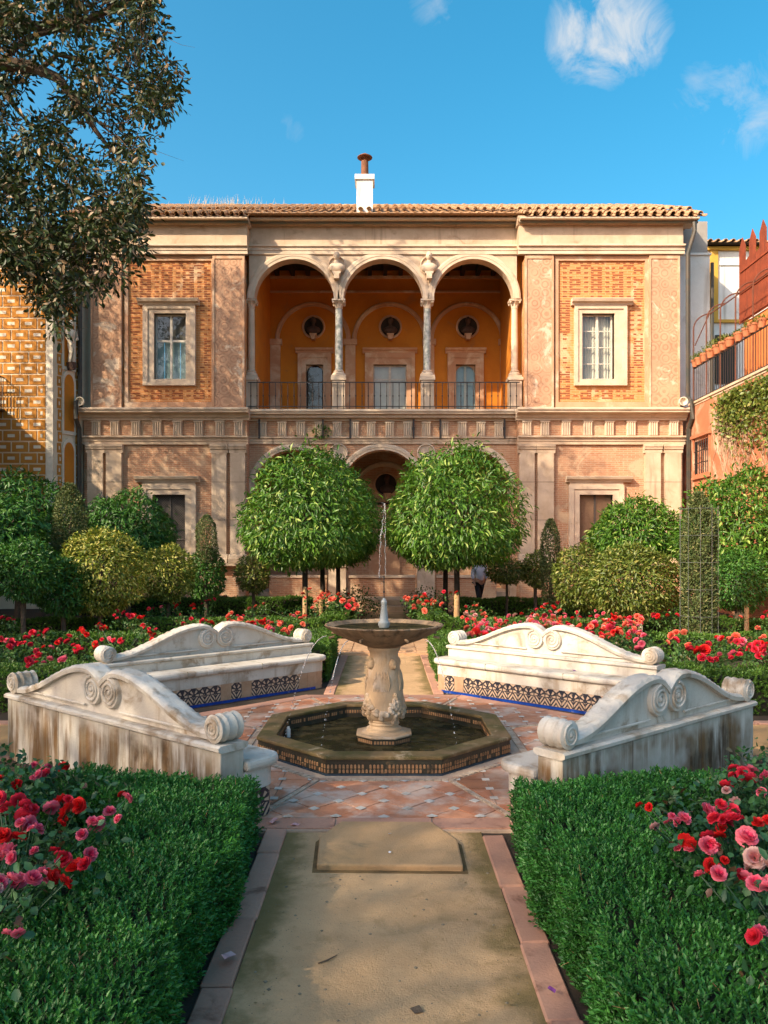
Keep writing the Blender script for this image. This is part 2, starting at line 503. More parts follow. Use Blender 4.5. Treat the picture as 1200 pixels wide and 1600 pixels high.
def wing(d):
    x0, x1 = wx(d['x'][0]), wx(d['x'][1])
    zt = wz(695)
    dx0, dx1 = wx(d['door'][0]), wx(d['door'][1])
    dz1, dz0 = wz(773), wz(895)
    m = holed(x0, x1, 0, wz(655), (dx0, dx1, dz0, dz1), YW, YW + .9)
    pb(m, 'wall', BRICK)
    # plinth
    pl = MB().prism([(YW + .02, 0), (YW - .34, 0), (YW - .34, .95), (YW - .28, 1.03), (YW + .02, 1.06)], 'x', x0 - .02, x1 + .02)
    pb(pl, 'plinth', BRICK)
    pb(MB().prism([(YW + .01, wz(884)), (YW - .36, wz(884)), (YW - .37, wz(884) + .08), (YW + .01, wz(884) + .1)], 'x', x0 - .03, x1 + .03), 'string_course', CREAM)
    for a, b in d['pil']:
        pilaster(wx(a), wx(b), wz(884) + .1, zt, YW, CREAM)
    architrave(x0 - .05, x1 + .05, YW, zt, wz(682), .16, CREAM)
    for c in d['tri']:
        triglyph(wx(c), YW - .03, wz(681.5) + .0)
    cornice(x0 - .1, x1 + .1, YW, wz(657), wz(640), .46, CREAM2)
    # lower window with lattice
    sx0, sx1 = wx(d['door'][0] - 17), wx(d['door'][1] + 17)
    hd = (wx(d['hood'][0]), wx(d['hood'][1]), wz(751), wz(745))
    surround(palace, sx0, sx1, dz0, wz(758), dx0, dx1, dz0, dz1, YW, CREAM2, hd, bottom=False)
    la = MB(); st = .085
    w, h = dx1 - dx0, dz1 - dz0
    yy = YW + .16
    n = int((w + h) / st)
    for i in range(1, n):
        for sgn in (1, -1):
            s = i * st
            # clip the diagonal of slope +-1 to the opening
            a0 = max(0, s - h); a1 = min(w, s)
            if a1 - a0 < .02: continue
            if sgn > 0: p, q = (dx0 + a0, dz0 + s - a0), (dx0 + a1, dz0 + s - a1)
            else: p, q = (dx1 - a0, dz0 + s - a0), (dx1 - a1, dz0 + s - a1)
            dxn, dzn = q[0] - p[0], q[1] - p[1]
            L = math.hypot(dxn, dzn); nx, nz_ = -dzn / L * .012, dxn / L * .012
            yo = yy + (0 if sgn > 0 else .012)
            la.add([(p[0] + nx, yo, p[1] + nz_), (q[0] + nx, yo, q[1] + nz_), (q[0] - nx, yo, q[1] - nz_), (p[0] - nx, yo, p[1] - nz_)], [(0, 1, 2, 3)])
    lo = pb(la, 'lattice', d['latt'])
    fr = MB().box((dx0 + dx1) / 2 - .03, (dx0 + dx1) / 2 + .03, yy - .04, yy - .002, dz0, dz1)
    fr.box(dx0, (dx0 + dx1) / 2 - .03, yy - .035, yy - .002, dz0 + h * .42, dz0 + h * .42 + .05).box((dx0 + dx1) / 2 + .03, dx1, yy - .035, yy - .002, dz0 + h * .42, dz0 + h * .42 + .05)
    pb(fr, 'lattice_frame', LATT, lo)
    pb(MB().box(dx0, dx1, YW + .3, YW + .34, dz0, dz1), 'shutter', d['shut'])
    # upper floor
    u = d['up']
    ux0, ux1, uz0, uz1 = wx(u['open'][0]), wx(u['open'][1]), wz(592), wz(489)
    zb, ztop = wz(641), wz(399)
    pb(holed(x0 + .25, x1 - .12, zb, ztop, (ux0, ux1, uz0, uz1), YW + .12, YW + .9), 'upper_wall', BRICKU)
    # sunk frame round the brick field
    fx0, fx1 = wx(u['field'][0]), wx(u['field'][1])
    fr = MB()
    fr.box(fx0 - .16, fx0 - .04, YW + .05, YW + .13, zb, ztop - .002).box(fx1 + .04, fx1 + .16, YW + .05, YW + .13, zb, ztop - .002)
    fr.box(fx0 - .04, fx1 + .04, YW + .052, YW + .13, ztop - .16, ztop - .002).box(fx0 - .04, fx1 + .04, YW + .052, YW + .13, zb + .002, zb + .3)
    pb(fr, 'field_moulding', STUC)
    for a, b in u['pan']:
        o = pb(MB().box(wx(a), wx(b), YW + .0, YW + .13, zb, ztop), 'plaster_pilaster', SCRATCH)
        e = .07
        xa, xb = wx(a), wx(b)
        r = MB()
        r.box(xa, xa + e, YW - .03, YW - .001, zb, ztop - .003).box(xb - e, xb, YW - .03, YW - .001, zb, ztop - .003)
        r.box(xa + e, xb - e, YW - .03, YW - .001, ztop - .12, ztop - .003).box(xa + e, xb - e, YW - .028, YW - .001, zb, zb + .12)
        pb(r, 'pilaster_edging', STUC, o)
    # dark headers and stretchers of the decorative brickwork
    db = MB()
    per, rowh = .74, .082
    z = zb + .42; r_ = 0
    rr = random.Random(int(x0 * 100))
    hx0, hx1, hz0, hz1 = wx(u['frame'][0]) - .12, wx(u['frame'][1]) + .12, wz(605) - .05, wz(466)
    while z < ztop - .22:
        k = r_ % 8
        off = 0 if k < 4 or True else per / 2
        if r_ % 2 == 0: segs = [(0, .36)]
        else: segs = [(-.02, .10), (.22, .15), (.49, .14)]
        if (r_ // 14) % 2: off = per / 2
        x = fx0 - per
        while x < fx1:
            for a, L in segs:
                a0, a1 = max(fx0 + .02, x + off + a), min(fx1 - .02, x + off + a + L)
                if a1 - a0 < .05: continue
                if a1 > hx0 and a0 < hx1 and z + .05 > hz0 and z < hz1: continue
                if rr.random() < u['miss']: continue
                db.box(a0, a1, YW + .112, YW + .125, z, z + .045)
            x += per
        z += rowh; r_ += 1
    tag(pb(db, 'dark_bricks', BRICKR), kind='stuff')
    # window
    surround(palace, wx(u['frame'][0]), wx(u['frame'][1]), wz(602), wz(477), ux0, ux1, uz0, uz1, YW + .1, CREAM2, (wx(u['hood'][0]), wx(u['hood'][1]), wz(474), wz(468)))
    if u['kind'] == 'sash':
        zm = uz0 + (uz1 - uz0) * .6
        sash(palace, ux0, ux1, uz0, uz1, YW + .22, WOODW, 1, (.6,), bars=.07)
        pb(MB().box(ux0, ux1, YW + .4, YW + .42, zm, uz1), 'blind', GREYBLIND)
        sh = MB()
        for k in range(4):
            a = ux0 + (ux1 - ux0) * k / 4
            sh.box(a + .01, a + (ux1 - ux0) / 4 - .01, YW + .36, YW + .39, uz0, zm)
        pb(sh, 'inner_shutter', TEAL)
    else:
        sash(palace, ux0 + .03, ux1 - .03, uz0, uz1, YW + .22, WOODW, 1, (.25, .5, .75), bars=.03)
        cu = MB(); n = 36
        vv = []
        for i in range(n + 1):
            xx = ux0 + (ux1 - ux0) * i / n
            yy = YW + .42 + .022 * math.sin(i * 1.9) + .012 * math.sin(i * .8)
            vv += [(xx, yy, uz0), (xx, yy, uz1)]
        cu.add(vv, [(2 * i, 2 * i + 2, 2 * i + 3, 2 * i + 1) for i in range(n)])
        pb(cu, 'curtain_or_backing', CURT, smooth=True)
    # top entablature
    architrave(x0 - .03, x1 + .03, YW, wz(398), wz(384), .14, CREAM2)
    pb(MB().box(x0, x1, YW - .03, YW + .9, wz(384) + .001, wz(352)), 'top_frieze', CREAM)
    pb(MB().prism([(YW + .3, wz(352)), (YW - .06, wz(352)), (YW - .1, wz(352) + .06), (YW - .16, wz(352) + .09), (YW - .2, wz(352) + .18), (YW - .2, wz(352) + .25), (YW + .3, wz(352) + .27)], 'x', x0 - .06, x1 + .06), 'eave_cornice', CREAM)

left = dict(x=(131, 386), door=(239, 290), hood=(213, 313), pil=[(139, 163), (168, 192), (332, 355), (361, 384)], tri=[151, 180, 213, 246, 278, 311, 344, 373], latt=LATT, shut=GREYBLIND,
            up=dict(open=(240, 290), frame=(223, 305), hood=(216, 311), field=(201, 328), pan=[(142, 190), (332, 382)], kind='sash', miss=.04))
right = dict(x=(810.5, 1067), door=(905, 957), hood=(883, 985), pil=[(811, 834), (839, 864), (1006.5, 1030), (1037, 1062)], tri=[823, 851, 884, 918, 951.5, 985.5, 1020, 1052], latt=LATB, shut=LATB,
             up=dict(open=(910, 961), frame=(898, 980), hood=(893, 988), field=(875, 1007), pan=[(820, 865), (1014, 1062)], kind='casement', miss=.14))
wing(left)
wing(right)

# ---- middle: two storeys of three arches
XA, XB = wx(386) - .02, wx(810.5) + .02
COLX = [mx(529), mx(668)]
def arch_front(yf, yb, z_spring, z_top, r, centres, x0, x1, m, name, seg=22):
    """wall above a row of round arches"""
    mb = MB()
    edges = [x0] + [(centres[i] + centres[i + 1]) / 2 for i in range(len(centres) - 1)] + [x1]
    for i, c in enumerate(centres):
        a, b = edges[i], edges[i + 1]
        xs = [c - r * math.cos(pi * k / seg) for k in range(seg + 1)]
        zs = [z_spring + r * math.sin(pi * k / seg) for k in range(seg + 1)]
        pts = [(a, z_spring)] + list(zip(xs, zs)) + [(b, z_spring)]
        n = len(pts)
        vv = [(x, yf, z) for x, z in pts] + [(x, yf, z_top) for x, z in pts]
        vv += [(x, yb, z) for x, z in pts] + [(x, yb, z_top) for x, z in pts]
        ff = []
        for k in range(n - 1):
            ff += [(k, k + 1, n + k + 1, n + k), (2 * n + k + 1, 2 * n + k, 3 * n + k, 3 * n + k + 1), (k + 1, k, 2 * n + k, 2 * n + k + 1)]
        mb.add(vv, ff)
    return pb(mb, name, m)
def archivolt(cx, zc, r0, r1, yf, out, m, parent=None, seg=36, name='archivolt', a0=0, a1=pi):
    prof = [(r0, 0.02), (r0, -out * .7), (r0 + (r1 - r0) * .35, -out * .7), (r0 + (r1 - r0) * .4, -out), (r0 + (r1 - r0) * .8, -out), (r1, -out * .5), (r1, .02)]
    vv = []; ff = []; n = len(prof)
    for k in range(seg + 1):
        a = a0 + (a1 - a0) * k / seg
        for (r, y) in prof: vv.append((cx + r * math.cos(a), yf + y, zc + r * math.sin(a)))
    for k in range(seg):
        for j in range(n - 1): ff.append((k * n + j, k * n + j + 1, (k + 1) * n + j + 1, (k + 1) * n + j))
    return pb(MB().add(vv, ff), name, m, parent)
def bust(x, y, z, s, m, bracket_m, parent=None):
    """head and draped shoulders on a bracket"""
    mb = MB()
    mb.ball((x, y - .06 * s, z + .30 * s), .15 * s, 10, 8, .82, .95, 1.15)
    mb.tube([(x, y - .02 * s, z - .02 * s), (x, y - .04 * s, z + .2 * s)], [.1 * s, .075 * s], 8)
    mb.ball((x, y - .03 * s, z - .12 * s), .3 * s, 12, 8, 1.05, .5, .62)
    mb.ball((x, y - .19 * s, z + .29 * s), .035 * s, 6, 5, .7, 1, 1.2)
    o = pb(mb, 'bust', m, parent, smooth=True)
    b = MB().prism([(x - .16 * s, z - .3 * s), (x + .16 * s, z - .3 * s), (x + .15 * s, z - .36 * s), (x + .1 * s, z - .4 * s), (x + .09 * s, z - .56 * s), (x - .09 * s, z - .56 * s), (x - .1 * s, z - .4 * s), (x - .15 * s, z - .36 * s)], 'y', y - .2 * s, y + .06 * s)
    pb(b, 'bracket', bracket_m, o)
    return o
def roundel(x, y, z, r, m_ring, m_in, parent=None):
    mb = MB(); n = 28
    prof = [(r * .82, .02), (r * .82, -.03), (r * .9, -.07), (r, -.05), (r, .02)]
    vv = []; ff = []; k_ = len(prof)
    for i in range(n):
        a = 2 * pi * i / n
        for rr, yy in prof: vv.append((x + rr * math.cos(a), y + yy, z + rr * math.sin(a)))
    for i in range(n):
        j = (i + 1) % n
        for k in range(k_ - 1): ff.append((i * k_ + k, i * k_ + k + 1, j * k_ + k + 1, j * k_ + k))
    o = pb(mb.add(vv, ff), 'roundel_frame', m_ring, parent)
    d = MB().add([(x + r * .84 * math.cos(2 * pi * q / n), y - .012, z + r * .84 * math.sin(2 * pi * q / n)) for q in range(n)], [tuple(range(n))])
    pb(d, 'roundel_field', m_in, o)
    return o
MOTTLE = mat('grey_veined_marble', (.58, .54, .47), (.16, .19, .15), .45, 9, .15, 40, spec=.5)
def column(x, y, zb, zt, r, zped, m_shaft, ped=.26):
    """slender column: pedestal, moulded base, tapering shaft, leafy capital"""
    h = zt - zb
    o = pb(MB().lathe([(r * 1.05, zb + .2), (r * 1.0, zb + .3), (r * 1.03, zb + h * .4), (r * .88, zt - .3)], 18, (x, y, 0)), 'column', m_shaft, smooth=True)
    b = MB().lathe([(r * 1.75, zb), (r * 1.8, zb + .05), (r * 1.7, zb + .09), (r * 1.35, zb + .12), (r * 1.45, zb + .16), (r * 1.1, zb + .205)], 18, (x, y, 0))
    b.box(x - r * 1.9, x + r * 1.9, y - r * 1.9, y + r * 1.9, zb - .07, zb - .001)
    pb(b, 'base', CREAM2, o, smooth=True)
    c = MB().lathe([(r * .95, zt - .3), (r * 1.05, zt - .27), (r * .92, zt - .25), (r * 1.1, zt - .15), (r * 1.6, zt - .06)], 16, (x, y, 0), fn=lambda a, rr, z: rr * (1 + .09 * math.cos(8 * a) * (z > zt - .24)))
    c.box(x - r * 1.75, x + r * 1.75, y - r * 1.75, y + r * 1.75, zt - .06, zt)
    for sx in (-1, 1):
        for sy in (-1, 1):
            c.ball((x + sx * r * 1.35, y + sy * r * 1.35, zt - .1), r * .36, 8, 5)
    pb(c, 'capital', CREAM2, o)
    p = MB().box(x - ped * .85, x + ped * .85, y - ped * .85, y + ped * .85, zped + .14, zb - .18)
    p.prism([(-ped, zped), (ped, zped), (ped, zped + .09), (ped * .86, zped + .139), (-ped * .86, zped + .139), (-ped, zped + .09)], 'y', y - ped, y + ped)
    p.v[-12:] = [(q[0] + x, q[1], q[2]) for q in p.v[-12:]]
    p.box(x - ped * 1.02, x + ped * 1.02, y - ped * 1.02, y + ped * 1.02, zb - .179, zb - .075)
    pb(p, 'pedestal', CREAM2, o)
    return o

# upper gallery
zs_u = mz(467); r_u = mx(600 + 62.0)
cen_u = [mx(459.5), mx(599), mx(740)]
arch_front(YC, YC + .42, zs_u, mz(398), r_u, cen_u, XA, XB, CREAM, 'arcade_wall')
for i, c in enumerate(cen_u):
    archivolt(c, zs_u, r_u, r_u + .26, YC, .05, CREAM2)
for x in COLX:
    column(x, YC + .2, mz(586), zs_u, .135, mz(641), MOTTLE)
for x in (mx(391.5), mx(805.5)):
    column(x, YC + .2, mz(586), zs_u, .12, mz(641), CREAM2)
for i, x in enumerate((mx(526.5), mx(670))):
    o = roundel(x, YC - .003, mz(414), .30, CREAM2, CREAM)
    bust(x, YC - .14, mz(416), .95, CREAM2, CREAM2)
architrave(XA, XB, YC, mz(398) - .002, mz(384), .1, CREAM2)
pb(MB().box(XA, XB, YC - .02, YC + .9, mz(384) - .001, mz(354)), 'top_frieze', CREAM)
pb(MB().prism([(YC + .3, mz(354)), (YC - .06, mz(354)), (YC - .1, mz(354) + .06), (YC - .16, mz(354) + .09), (YC - .2, mz(354) + .16), (YC - .2, mz(354) + .2), (YC + .3, mz(354) + .22)], 'x', XA, XB), 'eave_cornice', CREAM)
# gallery inside
zf = mz(641)
zceil = bz(432)
gx0, gx1 = mx(396), mx(806) + .05
def back_wall(z0, z1, m, holes, yb, parent=None):
    mb = MB()
    xs = sorted(set([gx0 - .3, gx1 + .3] + [h[0] for h in holes] + [h[1] for h in holes]))
    for a, b in zip(xs[:-1], xs[1:]):
        hh = [h for h in holes if h[0] <= a + 1e-4 and h[1] >= b - 1e-4]
        if hh:
            mb.box(a, b, yb, yb + .4, hh[0][3], z1)
            if hh[0][2] > z0 + .01: mb.box(a, b, yb, yb + .4, z0, hh[0][2])
        else: mb.box(a, b, yb, yb + .4, z0, z1)
    return pb(mb, 'gallery_back_wall', m, parent)
doors = [(bx(478.5), bx(505)), (bx(583.5), bx(635)), (bx(712), bx(742.5))]
dtop = bz(570)
bw = back_wall(zf, zceil + .41, OCHRE, [(a, b, zf, dtop) for a, b in doors], YB)
for sx, m_ in ((gx0, 1), (gx1, -1)):
    pb(MB().box(sx - .4 * (m_ > 0), sx + .4 * (m_ < 0), YC + .43, YB - .001, zf, zceil + .41), 'gallery_side_wall', OCHRE)
pb(MB().box(gx0 - .3, gx1 + .3, YC - .25, YB, zf - .3, zf - .002), 'gallery_floor', CREAM)
pb(MB().box(gx0 - .3, gx1 + .3, YC + .42, YB, zceil + .24, zceil + .4), 'gallery_ceiling', DARKWOOD)
k = 0
x = gx0 + .3
while x < gx1:
    pb(MB().box(x - .08, x + .08, YC + .43, YB - .002, zceil, zceil + .238), 'ceiling_beam', DARKWOOD)
    x += .62
pb(MB().box(gx0, gx1, YB - .06, YB - .001, zceil - .1, zceil + .02), 'wall_moulding', STUC)
pb(MB().box(gx0, gx1, YB - .08, YB - .001, bz(458), bz(455)), 'wall_moulding', STUC)
for c in (430.5, 547.5, 670.5, 789):
    o = pb(MB().box(bx(c) - .2, bx(c) + .2, YB - .12, YB - .001, zf, bz(540)), 'wall_pilaster', STUC)
    pb(MB().box(bx(c) - .27, bx(c) + .27, YB - .17, YB - .001, bz(540) + .001, bz(531)), 'capital', STUC, o)
for c in (489, 609, 729.5):
    archivolt(bx(c), bz(531), bx(600 + 52), bx(600 + 59), YB, .08, STUC)
    roundel(bx(c + 1), YB - .002, bz(511), .47, STUC, DARKWOOD)
    bust(bx(c + 1), YB - .1, bz(513), .9, BRONZE, STUC)
for i, (a, b) in enumerate(doors):
    ex = .33 if i != 1 else .34
    surround(palace, a - ex, b + ex, zf, bz(552), a, b, zf, dtop, YB, STUC, (a - ex - .09, b + ex + .09, bz(550), bz(546)), name='door_surround', bottom=False)
    if i == 1:
        sash(palace, a, b, zf, dtop, YB + .12, WOODW, 1, (.3, .78), bars=.05)
        pb(MB().box(a, b, YB + .3, YB + .32, zf, dtop), 'curtain_or_backing', CURT)
    else:
        r = (b - a) / 2; zc = dtop - r
        arch = MB(); n = 16
        pts = [((a + b) / 2 - r * math.cos(pi * k / n), zc + r * math.sin(pi * k / n)) for k in range(n + 1)]
        vv = [(p, YB + .1, q) for p, q in pts] + [(p, YB + .1, dtop + .003) for p, q in pts]
        arch.add(vv, [(k, k + 1, n + 2 + k, n + 1 + k) for k in range(n)])
        pb(arch, 'door_arch', STUC)
        sash(palace, a, b, zf, dtop, YB + .14, DARKWOOD if i == 0 else TEAL, 0 if i == 0 else 1, (.3,) if i == 0 else (.35, .7), bars=.03)
        pb(MB().box(a, b, YB + .3, YB + .32, zf, dtop), 'curtain_or_backing', GREYBLIND if i == 0 else TEAL)  # left door's grey backing stands for the dark reflections in its glass
# railing
rl = MB(); zr = mz(598); yr = YC - .12
rx0, rx1 = mx(388), mx(811)
rl.box(rx0, rx1, yr - .02, yr + .02, zr - .03, zr).box(rx0, rx1, yr - .015, yr + .015, zf + .1, zf + .125)
ro = pb(rl, 'railing', IRON)
balm = MB().tube([(0, 0, 0), (0, 0, .92)], .015, 6).ball((0, 0, .46), .026, 6, 5, 1, 1, 1.6).ball((0, 0, .28), .018, 6, 4).mesh('baluster', IRON)
n = 44
for i in range(n):
    b = link('baluster', balm, ro, (rx0 + (rx1 - rx0) * (i + .5) / n, yr - YW, zf + .02))
    b.scale = (1, 1, (zr - .02 - zf) / .94)
# frieze between the storeys, and the lower arcade
zs_l = mz(765); r_l = mx(662)
cen_l = [mx(459), mx(597), mx(735)]
arch_front(YC, YC + .5, zs_l, mz(655), r_l, cen_l, XA, XB, BRICK, 'arcade_wall')
for c in cen_l: archivolt(c, zs_l, r_l, r_l + .22, YC, .06, CREAM2)
architrave(XA, XB, YC, mz(694), mz(683), .1, CREAM)
for c in (410, 441, 470, 502 - 3, 527, 554, 580, 609, 637, 666, 694, 722, 751, 779):
    triglyph(mx(c), YC - .03, mz(682.5))
cornice(XA, XB, YC, mz(658), mz(643), .42, CREAM2)
for c in (406, 505, 547.5, 646, 687.5, 787.5):
    pb(MB().box(mx(c) - .03, mx(c) + .03, YC - .16, YC - .1, mz(686), mz(656)).box(mx(c) - .045, mx(c) + .045, YC - .1, YC + .01, mz(668), mz(672)), 'tie_bar', IRON)
for c in (529, 666): roundel(mx(c), YC - .003, mz(708), .33, CREAM2, CREAM2)
for x in (mx(527), mx(665.5)):
    column(x, YC + .25, mz(878), zs_l, .2, .05, CREAM2, ped=.36)
zfl = .45
bwl = back_wall(zfl - .45, zf - .3, BRICK, [], YB)
for sx, m_ in ((gx0, 1), (gx1, -1)):
    pb(MB().box(sx - .4 * (m_ > 0), sx + .4 * (m_ < 0), YC + .51, YB - .001, 0, zf - .301), 'gallery_side_wall', BRICK)
pb(MB().box(gx0, gx1, YC + .52, YB - .001, .3, zfl), 'gallery_floor', CREAM)
pb(MB().box(gx0, gx1, YC + .51, YB - .002, zf - .45, zf - .302), 'gallery_ceiling', DARKWOOD)
for c in (489, 601, 714):
    archivolt(bx(c), bz(775), bx(600 + 46), bx(600 + 54), YB, .08, CREAM2)
    roundel(bx(c + 2), YB - .002, bz(757), .52, STUC, DARKWOOD)
    bust(bx(c + 4), YB - .1, bz(760), .95, BRONZE, STUC)
    pb(MB().box(bx(c) - .62, bx(c) + .62, YB - .1, YB - .001, zfl, bz(792)), 'door_panel', STUC)
pb(MB().box(gx0, gx1, YB - .09, YB - .003, bz(788), bz(785)), 'wall_moulding', DARKWOOD)
# low brick parapet between pedestals, outer piers
for a, b in ((XA + .7, mx(527) - .37), (mx(527) + .37, mx(665.5) - .37), (mx(665.5) + .37, XB - .7)):
    o = pb(MB().box(a, b, YC + .08, YC + .4, 0, mz(903)), 'parapet', BRICK)
    pb(MB().box(a - .0, b + .0, YC + .03, YC + .45, mz(903) + .001, mz(899)), 'coping', CREAM, o)
for a, b in ((XA, cen_l[0] - r_l), (cen_l[2] + r_l, XB)):
    pb(MB().box(a, b, YC + .001, YC + .499, 0, zs_l - .002), 'pier', BRICK)
    pb(MB().box(a - .02, b + .03, YC - .05, YC + .52, zs_l - .18, zs_l - .003), 'impost', CREAM2)
    pb(MB().box(a - .02, b + .06, YC - .06, YC + .53, .02, 1.1), 'pier_base', CREAM)

# ---- roof
roof = pb(MB().add([(-10.9, 26.3, 13.5), (10.85, 26.3, 13.5), (10.85, 31.4, 15.93), (-10.9, 31.4, 15.93), (-10.9, 31.4, 13.52), (10.85, 31.4, 13.52), (10.85, 26.75, 13.52), (-10.9, 26.75, 13.52)],
          [(0, 1, 2, 3), (2, 5, 4, 3), (4, 5, 6, 7), (0, 7, 6, 1), (1, 6, 5, 2), (0, 3, 4, 7)]), 'roof', ROOFT)
def tile_mesh(cover=True, L=.46, w=.19):
    n = 7; m = MB(); vv = []
    for j, (yy, ww) in enumerate(((0, w * .5), (L, w * .42))):
        for t_ in (0, .02):
            for k in range(n):
                a = pi * k / (n - 1)
                r = ww - t_
                vv.append((-r * math.cos(a), yy, (r * math.sin(a) if cover else -r * math.sin(a) * .8)))
    ff = []
    for k in range(n - 1):
        ff += [(k, k + 1, 2 * n + k + 1, 2 * n + k), (n + k + 1, n + k, 3 * n + k, 3 * n + k + 1), (k + 1, k, n + k, n + k + 1)]
    m.add(vv, ff)
    return m.mesh('tile', ROOFT, True)
slope = math.atan2(15.93 - 13.22, 31.4 - 25.72)
TC_, TP_ = tile_mesh(True), tile_mesh(False, w=.22)
step = .31
def tile_row(x0, x1, ye, ze):
    n = int(round((x1 - x0) / step))
    for i in range(n):
        x = x0 + (x1 - x0) * (i + .5) / n
        for r_ in range(3):
            for cover in ((True, False) if r_ == 0 else (True,)):
                s_ = r_ * .40 - (.06 if cover else .0)
                jit = random.uniform(-.012, .012)
                xx = x + jit + (0 if cover else (x1 - x0) / n / 2)
                o = link('tile', TC_ if cover else TP_, roof, (xx, ye - YW + s_ * math.cos(slope), ze + s_ * math.sin(slope) + (.07 if cover else .06) + r_ * .012))
                o.rotation_euler = (slope + random.uniform(-.04, .04), random.uniform(-.08, .08), random.uniform(-.05, .05))
tile_row(-10.9, wx(388), 26.0, 13.28)
tile_row(wx(388), wx(811), 26.5, 13.46)
tile_row(wx(811), 10.86, 26.0, 13.28)
rest = MB()
TV = [tuple(v.co) for v in TC_.vertices]; TF = [tuple(p.vertices) for p in TC_.polygons]
Mt = Matrix.Rotation(slope, 4, 'X')
nn = int(21.7 / step)
for i in range(nn):
    x = -10.9 + 21.7 * (i + .5) / nn
    for r_ in range(3, 15):
        s_ = r_ * .40
        off = Vector((x + random.uniform(-.015, .015), 25.70 + s_ * math.cos(slope), 13.22 + s_ * math.sin(slope) + .1 + random.uniform(-.008, .012)))
        rest.add([Mt @ Vector(v) + off for v in TV], TF)
tag(pb(rest, 'upper_tiles', ROOFT, roof), kind='stuff')
rid = MB()
for i in range(54):
    a = -10.9 + i * .403
    rid.tube([(a, 31.4, 15.98), (a + .43, 31.4, 15.97 + random.uniform(-.01, .02))], [.13, .11], 8)
pb(rid, 'ridge_tiles', ROOFT, roof)
# eave boards and gutters
GUT = mat('green_grey_gutter', (.12, .14, .1), (.2, .14, .09), .6, 3, .1)
for a, b, ye, ze in ((-10.8, wx(390), 26.0, 13.28), (wx(390), wx(810), 26.5, 13.46), (wx(810), 10.72, 26.0, 13.28)):
    pb(MB().box(a, b, ye + .05, ye + .9, ze - .07, ze - .005), 'eave_board', CREAM2, roof)
    pb(MB().tube([(a, ye + .25, ze - .11), (b, ye + .25, ze - .12)], .04, 8), 'gutter', GUT, roof)
PIPE = mat('dark_downpipe', (.05, .055, .05), (.09, .07, .05), .5, 4, .1)
for x, xt in ((wx(128.5), wx(128.5)), (wx(1067) + .1, wx(1078))):
    mb = MB().tube([(xt, 26.1, 13.1), (xt, 26.1, 12.8), (x, 26.3, 12.1), (x, 26.3, 7.2), (x, 25.95, 6.95), (x, 25.95, 6.4), (x, 26.25, 6.1), (x, 26.25, .1)], .075, 8)
    pb(mb, 'downpipe', PIPE, smooth=True)
# chimney
cx0, cx1 = W(557.5, 0, 27.3)[0], W(582.5, 0, 27.3)[0]
ch = MB().box(cx0, cx1, 27.0, 27.6, 13.6, W(0, 287, 27.3)[2])
cho = pb(ch, 'chimney', WHITEWALL)
pb(MB().box(cx0 - .06, cx1 + .06, 26.94, 27.66, W(0, 287, 27.3)[2] + .001, W(0, 279.5, 27.3)[2]), 'chimney_cap', WHITEWALL, cho)
RUST = mat('rusty_flue', (.26, .1, .045), (.14, .06, .03), .8, 7, .3)
ccx = (cx0 + cx1) / 2
zt_ = W(0, 279.5, 27.3)[2]
pb(MB().lathe([(.26, zt_ + .001), (.2, zt_ + .06), (.135, zt_ + .12), (.125, zt_ + .62), (.12, zt_ + .62), (.12, zt_ + .5)], 16, (ccx, 27.3, 0)), 'flue', RUST, cho, smooth=True)
cap = MB().lathe([(1e-6, zt_ + .92), (.06, zt_ + .89), (.27, zt_ + .76), (.27, zt_ + .745), (1e-6, zt_ + .84)], 18, (ccx, 27.3, 0))
for a in (0.4, 2.5, 4.6): cap.tube([(ccx + .12 * math.cos(a), 27.3 + .12 * math.sin(a), zt_ + .58), (ccx + .12 * math.cos(a), 27.3 + .12 * math.sin(a), zt_ + .83)], .012, 5)
pb(cap, 'rain_cap', RUST, cho, smooth=True)
# entrance steps
STEP = mat('worn_step_stone', (.6, .43, .27), (.48, .33, .2), .8, 3, .3)
for i, (y0, z1) in enumerate(((24.35, .17), (24.75, .34))):
    pb(MB().box(-1.7 + .12 * i, 1.75 - .12 * i, y0, YC - .2, .001 + .172 * i, z1), 'step', STEP, bevel=.015)

# ------------------------------------------------------------------ ground, paths, pavement
SOIL = mat('garden_soil', (.06, .042, .028), (.04, .03, .02), .95, 3, .6, 30)
SAND = mat('trodden_sand', (.50, .30, .14), (.40, .245, .115), .95, 1.4, .5, 90, spec=.05, stain=((.22, .16, .075), .45, 1.1))
KERB = mat('pink_kerb_stone', (.52, .29, .2), (.45, .24, .165), .85, 3, .3, 60, spec=.1, stain=((.16, .07, .045), .3, 3.2), pv=.3)
PATHT = mat('orange_path_tile', (.55, .33, .18), (.46, .26, .14), .85, 2.5, .3, 50, stain=((.3, .2, .12), .3, 2))
g = MB().add([(-400, -400, 0), (400, -400, 0), (400, 400, 0), (-400, 400, 0)], [(0, 1, 2, 3)])
tag(g.build('ground', SOIL), kind='structure')
def sheet(name, x0, x1, y0, y1, z, m, n=1):
    o = MB().box(x0, x1, y0, y1, z - .05, z).build(name, m)
    return tag(o, kind='structure')
PW = .655
FC = Vector((0.0, 7.62))
near_path = sheet('path', -PW, PW, -3.0, 5.36, .006, SAND)
far_path = sheet('path', -PW, PW, 10.12, 14.0, .006, SAND)
far_path2 = sheet('path', -PW, PW, 16.3, 24.3, .006, SAND)
side_l = sheet('path', -12, -2.2, 7.1, 8.4, .007, SAND)
side_r = sheet('path', 2.2, 10.4, 7.1, 8.4, .007, SAND)
cross = sheet('pavement', -9.5, 9.8, 14.0, 16.3, .05, PATHT)
forecourt = sheet('pavement', -10.4, 10.4, 24.0, 27.4, .012, PATHT)
